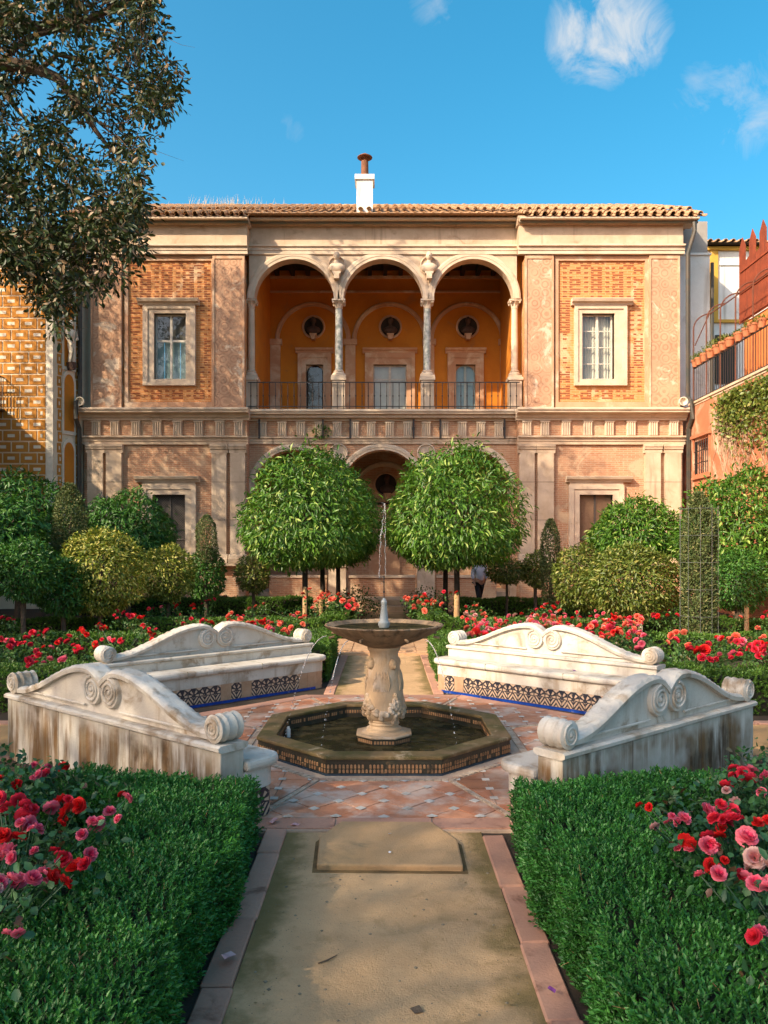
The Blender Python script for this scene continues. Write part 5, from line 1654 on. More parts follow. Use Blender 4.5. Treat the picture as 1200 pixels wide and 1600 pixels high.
sh(38, 842, 940, 52, 14.8, 'ball', 'dark ball tree near the left edge, above the roses', DARKL, 3000, .1, .036)
sh(262, 852, 940, 42, 18.9, 'ball', 'small green ball shrub left of the tiny cypress', VARI, 3000, .1, .036)
sh(323, 806, 880, 15, 20.6, 'column', 'tiny upright cypress topping the dark left shrub', CYPL, 2400, .06, .026, 'cypress', 'cypress', upright=.6)
sh(322, 858, 940, 30, 20.8, 'ball', 'dark round shrub under the tiny cypress', DARKL, 2400, .1, .036)
sh(395, 866, 926, 27, 21.6, 'ball', 'small loose ball tree under the left domed trees', OLIVE, 1500, .1, .036)
sh(993, 780, 876, 67, 22.0, 'dome', 'green domed tree in front of the right lower palace window', DOME, 6500, .17, .05, 'tree', 'clipped_tree', .08, hi=True, droop=.5)
sh(1160, 735, 905, 95, 19.5, 'dome', 'large leafy tree at the right edge below the terrace wall', DOME, 9500, .17, .05, 'tree', 'clipped_tree', .09, hi=True, droop=.5)
sh(985, 852, 968, 72, 15.6, 'ball', 'large olive green ball shrub in the right bed', OLIVE, 5600, .1, .04)
sh(905, 852, 955, 40, 17.8, 'ball', 'olive green ball shrub between slim cypress and large ball', OLIVE, 3200, .1, .04)
sh(860, 812, 948, 14, 19.6, 'column', 'slim dark cypress right of the domed trees', CYPL, 3600, .065, .026, 'cypress', 'cypress', upright=.6)
sh(791, 874, 912, 31, 22.0, 'ball', 'small flat ball tree beside the walking person', OLIVE, 1700, .1, .036, trunk=.035)
sh(836, 862, 918, 19, 21.6, 'ball', 'small green ball shrub left of the slim cypress', OLIVE, 1300, .1, .036)
sh(1152, 860, 955, 45, 16.6, 'ball', 'dark green ball shrub at the far right of the bed', DARKL, 2800, .1, .038)
# caged cypress
cc = sh(1092, 772, 1010, 24, 14.4, 'column', 'tall ragged cypress column inside a wire cage, right bed', CYPL, 9500, .075, .028, 'cypress', 'cypress', .13, upright=.7)
cg = MB(); R_ = .345
for i in range(10):
    a = i * 2 * pi / 10; cg.tube([(R_ * math.cos(a), R_ * math.sin(a), .1), (R_ * math.cos(a), R_ * math.sin(a), 2.75)], .004, 4)
for j in range(6):
    zz = .2 + j * .5
    cg.tube([(R_ * math.cos(i * pi / 10), R_ * math.sin(i * pi / 10), zz) for i in range(21)], .004, 4, caps=False)
tag(cg.build('wire_cage', mat('galvanised_wire', (.3, .32, .29), None, .5, 9, 0, metal=.6), None, cc.location), 'thin wire cage round the ragged cypress column', 'cage')
stake((1163 - CX) * 16.3 / F, 16.2, zy(944, 16.2), .05, 'pale stake at the foot of the dark ball shrub at far right', 'tree stakes')

# ------------------------------------------------------------------ roses
def petal_cols(name, c_in, c_out):
    t = NT(name)
    x, y, z = t.xyz(t.raw)
    r = t.math('SQRT', t.math('ADD', t.math('MULTIPLY', x, x), t.math('MULTIPLY', y, y)))
    col = t.mix(t.ramp(r, .01, .05), c_in, c_out)
    col = t.mix(t.math('MULTIPLY', t.oi.outputs['Random'], .4), col, tuple(q * .6 for q in c_in))
    t.fin(col, .55, .3)
    tr = t.n.new('ShaderNodeBsdfTranslucent'); t.l.new(col, tr.inputs['Color'])
    ms = t.n.new('ShaderNodeMixShader'); ms.inputs[0].default_value = .25
    t.l.new(t.b.outputs[0], ms.inputs[1]); t.l.new(tr.outputs[0], ms.inputs[2]); t.l.new(ms.outputs[0], t.out.inputs['Surface'])
    return t.m
RC = [petal_cols('scarlet_petal', (.62, .010, .012), (.74, .022, .022)), petal_cols('crimson_pink_petal', (.66, .01, .025), (.78, .045, .09)),
      petal_cols('pink_petal', (.74, .03, .11), (.86, .22, .3)), petal_cols('coral_petal', (.75, .08, .04), (.9, .24, .16)), petal_cols('faded_petal', (.62, .2, .2), (.72, .46, .4))]
def rose_mesh(seed, m, openness):
    rr = random.Random(seed); mb = MB()
    for (n, r0, tilt, ln, w) in ((4, .004, 1.25, .030, .026), (6, .008, .9, .040, .036), (8, .010, .5 * openness, .046, .040), (6, .012, .12 * openness, .044, .042)):
        for i in range(n):
            a = 2 * pi * (i + rr.uniform(-.25, .25)) / n + tilt; tl = tilt + rr.uniform(-.22, .22)
            ca, sa = math.cos(a), math.sin(a)
            vv = []
            for u in range(3):
                f = u / 2
                for v in range(3):
                    g_ = (v - 1) * w * (.35 + .75 * math.sin(pi * min(1, f * .8 + .12)))
                    q = r0 + ln * f * math.cos(tl) + .004 * f * f
                    z = ln * f * math.sin(tl) + abs(v - 1) * .006 * (1 + f) - .010 * f * f * (tilt < .6) + rr.uniform(-.002, .002)
                    vv.append((q * ca - g_ * sa, q * sa + g_ * ca, z))
            mb.add(vv, [(0, 1, 4, 3), (1, 2, 5, 4), (3, 4, 7, 6), (4, 5, 8, 7)])
    return mb.mesh('rose', m, True)
ROSES = [[rose_mesh(c * 10 + k, RC[c], (1.0, .7, 1.3)[k]) for k in range(3)] for c in range(len(RC))]
def rose_bush(label, bx_, by_, flowers, nleaf, R_, H, lm, group, L=.05):
    """flowers: (x, y, z, colour, scale) in the place's coordinates"""
    t = thing('rose_bush', label, 'rose bush', (bx_, by_, 0), 0, group)
    v = sphere_pts(nleaf); v[:, 2] = np.abs(v[:, 2])
    r = rng.uniform(.35, 1.0, nleaf) ** .6
    P = np.stack([v[:, 0] * R_ * r, v[:, 1] * R_ * r, .08 + v[:, 2] * (H - .08) * r], 1)
    if flowers:
        FP = np.array([(f[0] - bx_, f[1] - by_, f[2] - .07) for f in flowers])
        k = max(2, int(nleaf * .35 / len(FP)))
        P = np.concatenate([P, np.repeat(FP, k, 0) + rng.normal(size=(len(FP) * k, 3)) * np.array([.06, .06, .07]) - np.array([0, 0, .03])])
    n = len(P)
    D = rng.normal(size=(n, 3)) + np.array([0, 0, -.1]); N = rng.normal(size=(n, 3)) * .5 + np.array([0, 0, 1])
    link('foliage', leaf_cloud('foliage', P, D, N, L * rng.uniform(.6, 1.15, n), L * .62 * rng.uniform(.8, 1.1, n), lm, True), t)
    st = MB()
    for f in flowers:
        st.tube([(random.uniform(-.04, .04), random.uniform(-.04, .04), 0), ((f[0] - bx_) * .45, (f[1] - by_) * .45, f[2] * .55), (f[0] - bx_, f[1] - by_, f[2])], [.007, .005, .003], 5)
    if flowers: st.build('stem', ROSELL if lm is ROSELL else ROSEL, t)
    for f in flowers:
        o = link('rose', random.choice(ROSES[f[3]]), t, (f[0] - bx_, f[1] - by_, f[2]))
        o.rotation_euler = (random.uniform(-1.0, .9), random.uniform(-.9, .9), random.uniform(0, 6.28))
        s = f[4] * .72 * random.uniform(.55, 1.2); o.scale = (s, s, s)
    return t
def assign(centres, fl):
    out = [[] for _ in centres]
    for f in fl:
        i = min(range(len(centres)), key=lambda k: (centres[k][0] - f[0]) ** 2 + (centres[k][1] - f[1]) ** 2)
        out[i].append(f)
    return out
def flist(items, z0, jz=.05, spread=7):
    fl = []
    for (x, y, c, n, s) in items:
        for i in range(n):
            z = z0 + random.uniform(-jz, jz)
            jx, jy = (random.gauss(0, spread) * 1.5, random.gauss(0, spread * .8)) if n > 1 else (0, 0)
            X, Y, Z = G(x + jx, y + jy, z)
            fl.append((X, Y, Z, c if random.random() < .8 else random.choice((c, 1, 2)), s))
    return fl
FL = [(60, 1205, 2, 3, 1), (72, 1205, 0, 1, 1), (20, 1217, 0, 1, 1), (184, 1246, 0, 1, .9), (18, 1256, 1, 2, 1), (42, 1268, 1, 3, 1), (100, 1262, 0, 3, 1.1), (96, 1284, 0, 1, 1.1), (34, 1292, 1, 2, 1), (42, 1302, 2, 1, 1),
      (148, 1292, 2, 2, 1), (172, 1280, 2, 1, 1), (8, 1335, 2, 3, 1.1), (40, 1332, 1, 1, 1), (92, 1338, 1, 2, 1), (96, 1368, 0, 2, 1.2), (124, 1345, 1, 1, .9), (62, 1364, 2, 1, 1), (28, 1374, 2, 3, 1.1), (6, 1385, 4, 1, 1), (30, 1460, 2, 1, .7), (8, 1310, 0, 1, 1)]
FR = [(1165, 1213, 1, 5, 1.1), (1190, 1205, 2, 2, 1), (1150, 1222, 1, 2, 1), (1012, 1250, 0, 1, 1), (1062, 1283, 2, 2, .95), (1108, 1265, 2, 3, 1), (1122, 1276, 1, 2, 1), (1145, 1272, 1, 2, 1), (1172, 1282, 0, 1, .9), (1028, 1288, 4, 1, .8), (1082, 1318, 0, 1, 1.1), (1106, 1322, 2, 2, 1),
      (1132, 1302, 0, 1, 1), (1172, 1308, 2, 3, 1.15), (1052, 1326, 2, 1, .8), (1113, 1350, 0, 1, 1), (1114, 1370, 2, 1, 1.1), (1162, 1370, 1, 1, 1), (1195, 1348, 4, 2, 1.1), (1190, 1376, 2, 2, 1.1), (1178, 1460, 1, 1, .95), (1195, 1240, 2, 1, 1), (1140, 1240, 4, 1, .9)]
cl = [(-1.75, 4.6), (-2.35, 4.75), (-1.8, 3.75), (-2.3, 3.9), (-1.75, 2.9), (-2.9, 4.4), (-2.8, 5.4)]
cr = [(1.75, 4.45), (2.3, 4.6), (1.78, 3.7), (2.25, 3.8), (1.7, 2.85), (2.85, 4.6), (2.8, 5.5)]
lab_l = ['rose bush with a few red blooms behind the left foreground hedge', 'rose bush with pink and red blooms below the near left bench', 'rose bush crowded with red and crimson blooms, left foreground', 'rose bush with pink blooms at the left picture edge',
         'rose bush mostly of dark leaves, lowest at left', 'leafy rose bush cut off by the left picture edge', 'rose bush close to the back of the near left bench']
lab_r = ['rose bush with single scarlet blooms behind the right foreground hedge', 'rose bush with large crimson clusters below the near right bench', 'rose bush with pink and scarlet blooms in the middle of the right foreground bed', 'rose bush with pink clusters at the right picture edge',
         'rose bush mostly of dark leaves, lowest at right', 'leafy rose bush cut off by the right picture edge', 'rose bush close to the back of the near right bench']
for cs, items, labs, grp in ((cl, FL, lab_l, 'rose bushes in the left foreground bed'), (cr, FR, lab_r, 'rose bushes in the right foreground bed')):
    fl = flist([(x, y, c, n + (2 if n > 1 else 1), s_ * .82) for x, y, c, n, s_ in items], .60, .05, 8)
    for c, f, la in zip(cs, assign(cs, fl), labs):
        rose_bush(la, c[0], c[1], f, 620, .42, .56, ROSEL, grp, .055)
# beds beyond the fountain
def scatter_roses(px, py, sx, sy, n, cols, s):
    return [(px + random.uniform(-1, 1) * sx, py + random.uniform(-1, 1) * sy, random.choice(cols), 1, s) for _ in range(n)]
ML = []
for (x, y, c, n) in ((40, 1004, 1, 5), (20, 1003, 1, 4), (60, 990, 1, 4), (80, 1012, 0, 2), (55, 1022, 1, 2), (42, 1036, 1, 2), (80, 1033, 2, 2), (8, 968, 1, 2), (120, 1014, 1, 3), (100, 1000, 1, 2), (130, 985, 0, 3), (158, 977, 0, 4), (167, 1000, 1, 3), (152, 1010, 0, 2),
                     (182, 963, 1, 2), (200, 963, 1, 4), (222, 962, 0, 2), (246, 944, 1, 3), (277, 946, 0, 3), (232, 980, 1, 3), (243, 994, 0, 4), (262, 990, 1, 3), (288, 968, 1, 2), (300, 952, 0, 2), (320, 940, 1, 2), (316, 968, 1, 2), (325, 970, 0, 3), (345, 975, 0, 3), (362, 962, 3, 5), (360, 972, 3, 3), (342, 934, 1, 1),
                     (404, 947, 3, 2), (396, 975, 3, 4), (408, 972, 0, 3), (380, 965, 1, 2), (440, 975, 3, 6), (448, 985, 3, 4), (455, 992, 3, 2), (425, 985, 2, 2), (470, 968, 3, 2), (462, 958, 3, 2)):
    ML += [(x, y, c, n + 1, 1.15)]
fl = flist(ML, .66, .06, 4.5)
cs = [(-2.2, 12.2), (-3.2, 12.6), (-2.0, 13.0), (-4.2, 12.2), (-3.4, 11.2), (-4.6, 11.0), (-5.6, 11.8), (-5.4, 10.4), (-6.6, 10.6), (-6.4, 12.8), (-2.6, 15.0), (-3.6, 15.2), (-4.8, 15.0), (-2.2, 17.8), (-4.2, 18.0), (-5.4, 17.6), (-1.9, 19.5)]
lab_m = ['rose bush %s' % s for s in ('just behind the crest of the far left bench', 'second behind the far left bench', 'with coral blooms by the left path hedge', 'with scattered red blooms left of the far left bench', 'beyond the left scroll of the far left bench', 'in shade between far left bench and dark ball shrub',
         'below the dark ball tree at left', 'behind the hedge left of the far left bench', 'at the left picture edge beyond the near left bench', 'below the leafy tree cut by the left edge', 'by the left end of the cross walk near the path', 'in the left cross walk bed, middle', 'in the left cross walk bed under the yellow green shrub',
         'under the nearest left domed tree', 'under the small green ball shrub at left', 'in deep shade under the yellow green ball shrub', 'between the left domed trees and path')]
for c, f, la in zip(cs, assign(cs, fl), lab_m):
    rose_bush(la, c[0], c[1], f, 420, .5, .6, ROSELL, 'rose bushes in the left far bed', .06)
MR = []
for _ in range(120):
    x = random.uniform(722, 1000); MR.append((x, random.uniform(958, 992) + (x > 900) * 2, random.choice((3, 3, 3, 0, 1, 2, 2, 4)), 2, 1.2))
MR += [(744, 951, 3, 2, 1.3), (855, 948, 0, 5, 1.3), (878, 942, 1, 4, 1.2), (950, 966, 0, 5, 1.3), (928, 975, 0, 4, 1.3), (1010, 965, 1, 4, 1.2), (1025, 962, 0, 3, 1.2), (1045, 950, 1, 4, 1.2), (1055, 938, 3, 3, 1.1), (958, 990, 3, 3, 1.3), (992, 1012, 2, 2, 1.2), (1035, 1005, 3, 2, 1.2), (1058, 995, 3, 3, 1.2), (1080, 1010, 3, 3, 1.3), (1095, 1013, 0, 3, 1.3), (1110, 1028, 1, 5, 1.2), (1125, 1000, 0, 4, 1.3), (1140, 998, 3, 5, 1.3), (1155, 1005, 2, 3, 1.3), (1170, 1012, 1, 5, 1.3), (1190, 1010, 0, 4, 1.3), (1195, 1020, 1, 4, 1.3), (1195, 965, 1, 4, 1.2), (1195, 990, 3, 3, 1.2), (1130, 1025, 2, 3, 1.2), (1150, 1022, 1, 3, 1.2), (1140, 965, 3, 2, 1.2)]
fl = flist(MR, .68, .06, 5)
cs = [(1.9, 12.2), (2.7, 12.6), (3.5, 12.2), (2.2, 13.2), (3.3, 13.0), (4.2, 12.8), (4.9, 11.9), (4.4, 10.9), (5.4, 10.7), (6.4, 10.6), (6.2, 12.2), (2.2, 15.2), (3.4, 15.4), (4.6, 15.2), (5.8, 15.0), (2.3, 17.8), (3.6, 18.2), (5.0, 18.0), (7.0, 13.2)]
lab_m = ['rose bush %s' % s for s in ('behind the left scroll of the far right bench, bright coral blooms', 'second behind the far right bench, dense coral blooms', 'behind the middle crest of the far right bench', 'by the right path hedge, thick with coral blooms', 'in the dense red row behind the far right bench, third back', 'at the right end of the dense red row',
         'by the short whitish stake', 'beyond the right scroll of the far right bench', 'in front of the caged cypress', 'right of the caged cypress with large red clusters', 'behind the caged cypress', 'near the cross walk under the nearest right domed tree', 'in the right cross walk bed, middle', 'under the large olive ball shrub', 'right of the olive ball shrub by the cross walk',
         'at the foot of the nearest right domed tree', 'beside the slim cypress', 'under the smaller olive ball shrub', 'at the right picture edge by the dark ball shrub')]
for c, f, la in zip(cs, assign(cs, fl), lab_m):
    rose_bush(la, c[0], c[1], f, 420, .5, .62, ROSELL, 'rose bushes in the right far bed', .06)
MF = flist([(470, 925, 3, 4, 1.2), (500, 930, 3, 5, 1.2), (520, 935, 3, 6, 1.2), (545, 938, 3, 5, 1.2), (553, 945, 3, 4, 1.2), (535, 928, 0, 3, 1.2), (485, 940, 3, 3, 1.2)], .95, .12, 5)
rose_bush('coral rose bush left of the palace steps, behind the fountain', MF[0][0] + .9, 21.8, MF, 700, .75, .95, ROSELL, 'rose bushes by the palace steps', .08)
MF2 = flist([(640, 938, 3, 4, 1.2), (652, 930, 3, 4, 1.2), (668, 932, 0, 5, 1.2), (680, 938, 3, 4, 1.2), (645, 950, 3, 4, 1.2), (690, 930, 3, 2, 1.2), (720, 925, 0, 2, 1.2)], .95, .12, 5)
rose_bush('coral rose bush right of the palace steps, behind the fountain', MF2[0][0] + .6, 21.8, MF2, 700, .75, .95, ROSELL, 'rose bushes by the palace steps', .08)

# ------------------------------------------------------------------ big tree leaning in from the upper left
bt = thing('evergreen_tree', 'large leathery leaved tree hanging into the picture from upper left', 'tree', (-11.2, 17.0, 0))
BO = np.array([-11.2, 17.0, 0])
def in_mask(x, y):
    lim = np.interp(y, [-200, 0, 60, 110, 150, 190, 230, 280, 330, 380, 400, 440, 470, 510], [320, 240, 254, 270, 275, 252, 228, 214, 228, 222, 212, 190, 112, 92])
    lo = np.interp(y, [-200, 330, 360, 400, 440, 470, 510], [-500, -500, -500, -60, 40, 60, 78])
    hole = np.zeros_like(x, bool)
    for (hx_, hy_, hr_) in ((70, 110, 22), (45, 165, 22), (85, 140, 16), (150, 215, 26), (175, 95, 14), (165, 40, 16), (40, 60, 10), (135, 140, 12), (60, 300, 14), (120, 330, 10), (200, 130, 12), (105, 60, 9), (190, 190, 12), (20, 215, 12)):
        hole |= (x - hx_) ** 2 + (y - hy_) ** 2 < (1.35 * hr_ * (1 + .25 * np.sin(x * .3))) ** 2
    return (x < lim) & (x > lo) & ~hole & ~((y > 350) & (x > 125) & (rng.random(len(x)) < .55) & (y > 400))
# twigs first: clumps of leaves sit at twig ends
nc = 2500
cx_ = rng.uniform(-120, 300, nc * 2); cy_ = rng.uniform(-150, 515, nc * 2)
ok = in_mask(cx_, cy_)
dens_ = np.where((cy_ < 300), .62, .9)
gap_ = np.sin(.055 * cx_ + 1.3) * np.sin(.05 * cy_ + .7) + .6 * np.sin(.11 * cx_ - .07 * cy_) + .5 * np.sin(.03 * cx_ + .12 * cy_)
ok &= (rng.random(len(ok)) < dens_) & ((gap_ > -.42) | (rng.random(len(ok)) < .12))
cx_, cy_ = cx_[ok], cy_[ok]
Yd = rng.uniform(14.8, 18.2, len(cx_))
Ctr = np.stack([(cx_ - CX) * Yd / F, Yd, CAMH + (HY - cy_) * Yd / F], 1)
# the rest of the crown, out of the picture to the left and above
ex = []
for (c, r, n) in (((-12.0, 16.5, 17.5), (4.5, 3.5, 3.0), 260), ((-8.2, 18.6, 17.6), (3.2, 2.5, 2.6), 170)):
    v = sphere_pts(n) * (rng.random(n) ** .4)[:, None]
    ex.append(np.array(c) + v * np.array(r))
EX = np.concatenate(ex)
py_ = HY - (EX[:, 2] - CAMH) * F / EX[:, 1]; px_ = CX + EX[:, 0] * F / EX[:, 1]
EX = EX[(px_ < -30) | (py_ < -40)]
AllC = np.concatenate([Ctr, EX])
k = 17
P = np.repeat(AllC, k, 0) + rng.normal(size=(len(AllC) * k, 3)) * .125
D = P - np.repeat(AllC, k, 0) + rng.normal(size=P.shape) * .05 + np.array([0, 0, -.06])
n = len(P)
link('crown', leaf_cloud('crown', P, D, rng.normal(size=(n, 3)) + np.array([0, 0, .6]), np.where(np.arange(n) < len(Ctr) * k, .165, .21) * rng.uniform(.6, 1.2, n), np.where(np.arange(n) < len(Ctr) * k, .07, .095) * rng.uniform(.7, 1.2, n), BIGL, True).copy(), bt).location = tuple(-BO)
tk = MB()
def limb(pts, r0, r1):
    n = len(pts); tk.tube([Vector(p) - Vector(BO) for p in pts], [r0 + (r1 - r0) * i / (n - 1) for i in range(n)], 7)
limb([(-11.2, 17, 0), (-11.3, 17, 3), (-11.0, 17, 6), (-11.3, 17, 9), (-12, 17.2, 12), (-12.4, 17.2, 15)], .42, .14)
Wp = lambda x, y, Y=16.6: W(x, y, Y)
limb([(-11.1, 17, 7.5)] + [Wp(-120, 130), Wp(0, 98), Wp(48, 104), Wp(90, 122), Wp(125, 165), Wp(150, 205), Wp(178, 240)], .2, .03)
limb([(-11.3, 17, 10.5)] + [Wp(-60, 20), Wp(60, 42), Wp(140, 30), Wp(185, 8), Wp(230, -12)], .16, .03)
limb([Wp(0, 98), Wp(40, 60), Wp(110, 40), Wp(150, 45), Wp(180, 48), Wp(205, 78)], .07, .015)
limb([(-11.1, 17, 6.2), Wp(-90, 260), Wp(0, 285), Wp(30, 300), Wp(60, 350), Wp(90, 420), Wp(100, 490)], .15, .015)
limb([Wp(10, 150), Wp(30, 175), Wp(48, 195)], .06, .03)
limb([Wp(125, 165), Wp(140, 180), Wp(170, 205), Wp(215, 235)], .04, .012)
limb([Wp(60, 110), Wp(90, 85), Wp(130, 95), Wp(160, 110), Wp(215, 140), Wp(262, 150), Wp(290, 148)], .06, .006)
limb([Wp(60, 350), Wp(120, 360), Wp(170, 385), Wp(205, 412)], .05, .008)
limb([(-12, 17.2, 12), (-14.5, 17.6, 13.5), (-17, 18.2, 14.5)], .16, .05)
limb([(-11.3, 17, 9), (-13.8, 18, 10.5), (-16.5, 18.6, 11.5)], .18, .05)
limb([(-12.4, 17.2, 15), (-10, 18, 16.6), (-7.6, 18.6, 17.8)], .13, .03)
limb([(-12.4, 17.2, 15), (-12.6, 17, 18)], .13, .04)
anchors = np.array([(-11.3, 17, 9), Wp(48, 104), Wp(125, 165), Wp(140, 30), Wp(60, 350), Wp(30, 300), Wp(130, 95), Wp(215, 140), Wp(170, 385), Wp(170, 205), Wp(0, 200), Wp(60, 230)])
for c in Ctr[::3]:
    a = anchors[np.argmin(np.linalg.norm(anchors - c, axis=1))]
    mid = (a + c) / 2 + rng.normal(size=3) * .12
    a2 = a + (c - a) * .35 + rng.normal(size=3) * .06
    tk.tube([Vector(a2) - Vector(BO), Vector(mid) - Vector(BO), Vector(c) - Vector(BO)], [.014, .010, .004], 4, caps=False)
for c in Ctr[1::4]:                                   # bare twig ends
    d = rng.normal(size=3) * .22 + np.array([.15, 0, -.05])
    tk.tube([Vector(c) - Vector(BO), Vector(c + d * .6) - Vector(BO), Vector(c + d + rng.normal(size=3) * .06) - Vector(BO)], [.006, .004, .002], 4, caps=False)
tk.build('trunk', BARK, bt, smooth=True)

# ------------------------------------------------------------------ unseen trees added to filter the sun over the foreground and left wing
FINE = leaf_mat('shade_tree_leaf', (.04, .09, .02), (.08, .15, .03), None, .5, .3)
def unseen_shade_tree(x, y, cx, cy, cz, rx, ry, rz, n, L, Wd, label, flat=False):
    t = thing('unseen_shade_tree', label, 'tree', (x, y, 0), 0, 'unseen trees added for their shade')
    v = sphere_pts(n) * (rng.random(n) ** .38)[:, None]
    if flat:
        v = rng.uniform(-1, 1, (n, 3)) + rng.normal(size=(n, 3)) * .02
    P = v * np.array([rx, ry, rz]) + np.array([cx - x, cy - y, cz])
    link('crown', leaf_cloud('crown', P, rng.normal(size=(n, 3)), rng.normal(size=(n, 3)) + np.array([0, 0, .5]), L * rng.uniform(.7, 1.2, n), Wd * rng.uniform(.8, 1.2, n), FINE), t)
    m_ = MB().tube([(0, 0, -.1), (.1, 0, 3), (0, .1, cz - rz * .7), ((cx - x) * .6, (cy - y) * .6, cz), (cx - x, cy - y, cz + rz * .6)], [.2, .12, .08, .05, .02] if flat else [.4, .32, .26, .16, .04], 9)
    for i in range(9):
        a = i * 2.4; z0 = cz - rz * .7 + i * rz * .12
        m_.tube([(0, .1, z0), (math.cos(a) * rx * .4 + (cx - x) * .4, math.sin(a) * ry * .4 + (cy - y) * .4, z0 + rz * .25), (math.cos(a) * rx * .8 + (cx - x) * .8, math.sin(a) * ry * .8 + (cy - y) * .8, z0 + rz * .5)], [.03, .02, .01] if flat else [.12, .08, .02], 6)
    m_.build('trunk', BARK, t, smooth=True)
names_ = ['inner unseen tree of the row added for shade behind the viewer', 'middle unseen tree of the row added for shade behind the viewer', 'outer unseen tree of the row added for shade behind the viewer', 'inner unseen tree of the farther row added for shade behind the viewer', 'middle unseen tree of the farther row added for shade behind the viewer', 'outer unseen tree of the farther row added for shade behind the viewer']
for i_ in range(6):
    gx, gy = -8.4 - 4.5 * (i_ % 3), -4.6 - 5.4 * (i_ // 3)
    unseen_shade_tree(gx + .3, gy - .4, gx, gy, 10.8, 2.25, 2.7, .95, 6500, .16, .08, names_[i_], flat=True)  # added flat box crowns, thinned to let part of the sun through evenly
unseen_shade_tree(-13.3, 18.2, -15.2, 18.3, 14.0, 4.0, 3.4, 5.2, 22000, .15, .07, 'unseen tree added to shade the left palace wing, beside the ochre building')  # added out of view; loose crown dims the sun on the left wing

# ------------------------------------------------------------------ ivy and pots on the terrace
iv = thing('wall_ivy', 'ivy with bare stems hanging on the terrace wall', 'ivy', (XT, 22, 4))
n = 2600
yy = rng.uniform(20.2, 24.1, n); top = 6.75 - .1 * rng.random(n)
zz = top - np.abs(rng.normal(size=n)) * (.55 + .5 * np.clip((24.1 - yy) / 4, 0, 1))
keep = rng.random(n) < np.clip((24.3 - yy) / 1.2, .1, 1)
P = np.stack([-rng.uniform(.02, .28, n), yy - 22, zz - 4], 1)[keep]
n = len(P)
link('foliage', leaf_cloud('foliage', P, rng.normal(size=(n, 3)) + np.array([-.3, 0, -.4]), rng.normal(size=(n, 3)) * .5 + np.array([-1, 0, .3]), .13 * rng.uniform(.6, 1.2, n), .09 * rng.uniform(.7, 1.1, n), OLIVE, True), iv)
sm = MB()
for i in range(46):
    y0 = random.uniform(20.4, 24.0); pts = [(-.03, y0 - 22, 2.3)]
    for j in range(6):
        p = pts[-1]; pts.append((-.03 + random.uniform(-.02, .01), p[1] + random.uniform(-.3, .3), p[2] - random.uniform(.2, .5)))
    sm.tube(pts, [.018, .016, .013, .011, .009, .007, .004], 4)
sm.build('stem', mat('pale_dry_stem', (.5, .36, .24), (.4, .27, .17), .9, 9, .2), iv)
potm = MB().lathe([(.085, 0), (.125, .19), (.14, .19), (.145, .25), (.125, .25), (.115, .2), (1e-6, .2)], 16).mesh('pot', POTM, True)
plabs = ['flower pot on the terrace railing beside the palace, first of the row', 'flower pot second from the palace on the terrace railing', 'flower pot third from the palace on the terrace railing, leafy', 'flower pot fourth from the palace on the terrace railing', 'flower pot fifth from the palace on the terrace railing', 'flower pot sixth from the palace on the terrace railing',
         'flower pot seventh from the palace, before the green door', 'flower pot eighth from the palace on the terrace railing', 'flower pot ninth from the palace on the terrace railing', 'flower pot tenth from the palace on the terrace railing', 'last visible flower pot, nearest the right picture edge']
for i, y in enumerate((26.2, 25.9, 25.45, 24.96, 24.46, 24.04, 23.6, 23.0, 22.5, 22.1, 21.6)):
    t = thing('flower_pot', plabs[i], 'flower pot', (XT + .12, y, 8.19), 0, 'pots along the terrace railing')
    s = random.uniform(.92, 1.15); t.scale = (s, s, s)
    link('pot', potm, t)
    n = 90 if i not in (6, 7, 9) else 50
    v = sphere_pts(n); v[:, 2] = np.abs(v[:, 2])
    P = v * (rng.random(n) ** .5)[:, None] * np.array([.17, .17, .26 if i < 6 else .14]) + np.array([0, 0, .2])
    link('plant', leaf_cloud('plant', P, v + rng.normal(size=(n, 3)) * .5, rng.normal(size=(n, 3)) + np.array([0, 0, 1]), .09, .035, OLIVE), t)
# weed on the palace frieze, dry grass on the roof
n = 90
v = sphere_pts(n); v[:, 1] = -np.abs(v[:, 1])
P = v * .22 * np.array([1.2, .8, .8])
wp = thing('wall_weed', 'small green weed growing from the palace frieze above the left arch', 'weed', (mx(503), YC - .1, mz(676)))
link('foliage', leaf_cloud('foliage', P, v + rng.normal(size=(n, 3)) * .4, v + np.array([0, 0, .6]), .13, .05, DOME), wp)
gr = MB()
for i in range(110):
    x = wx(240) + abs(random.gauss(0, 1)) * 0 + random.choice((wx(300), wx(330), wx(318), wx(285))) + random.gauss(0, .8) - wx(240)
    p = Vector((x, 30.9 + random.uniform(-.3, .2), 15.75)); h = random.uniform(.1, .5); d = Vector((random.gauss(0, .25), random.gauss(0, .1), 1)) * h
    gr.add([p + Vector((-.008, 0, 0)), p + Vector((.008, 0, 0)), p + d], [(0, 1, 2)])
gr.v = [(q[0] - wx(310), q[1] - 31, q[2] - 15.7) for q in gr.v]
tag(gr.build('roof_grass', mat('dry_grass', (.55, .45, .3), None, .9, 9, 0), None, (wx(310), 31, 15.7)), 'dry grass growing along the palace roof ridge at left', 'grass', kind='stuff')

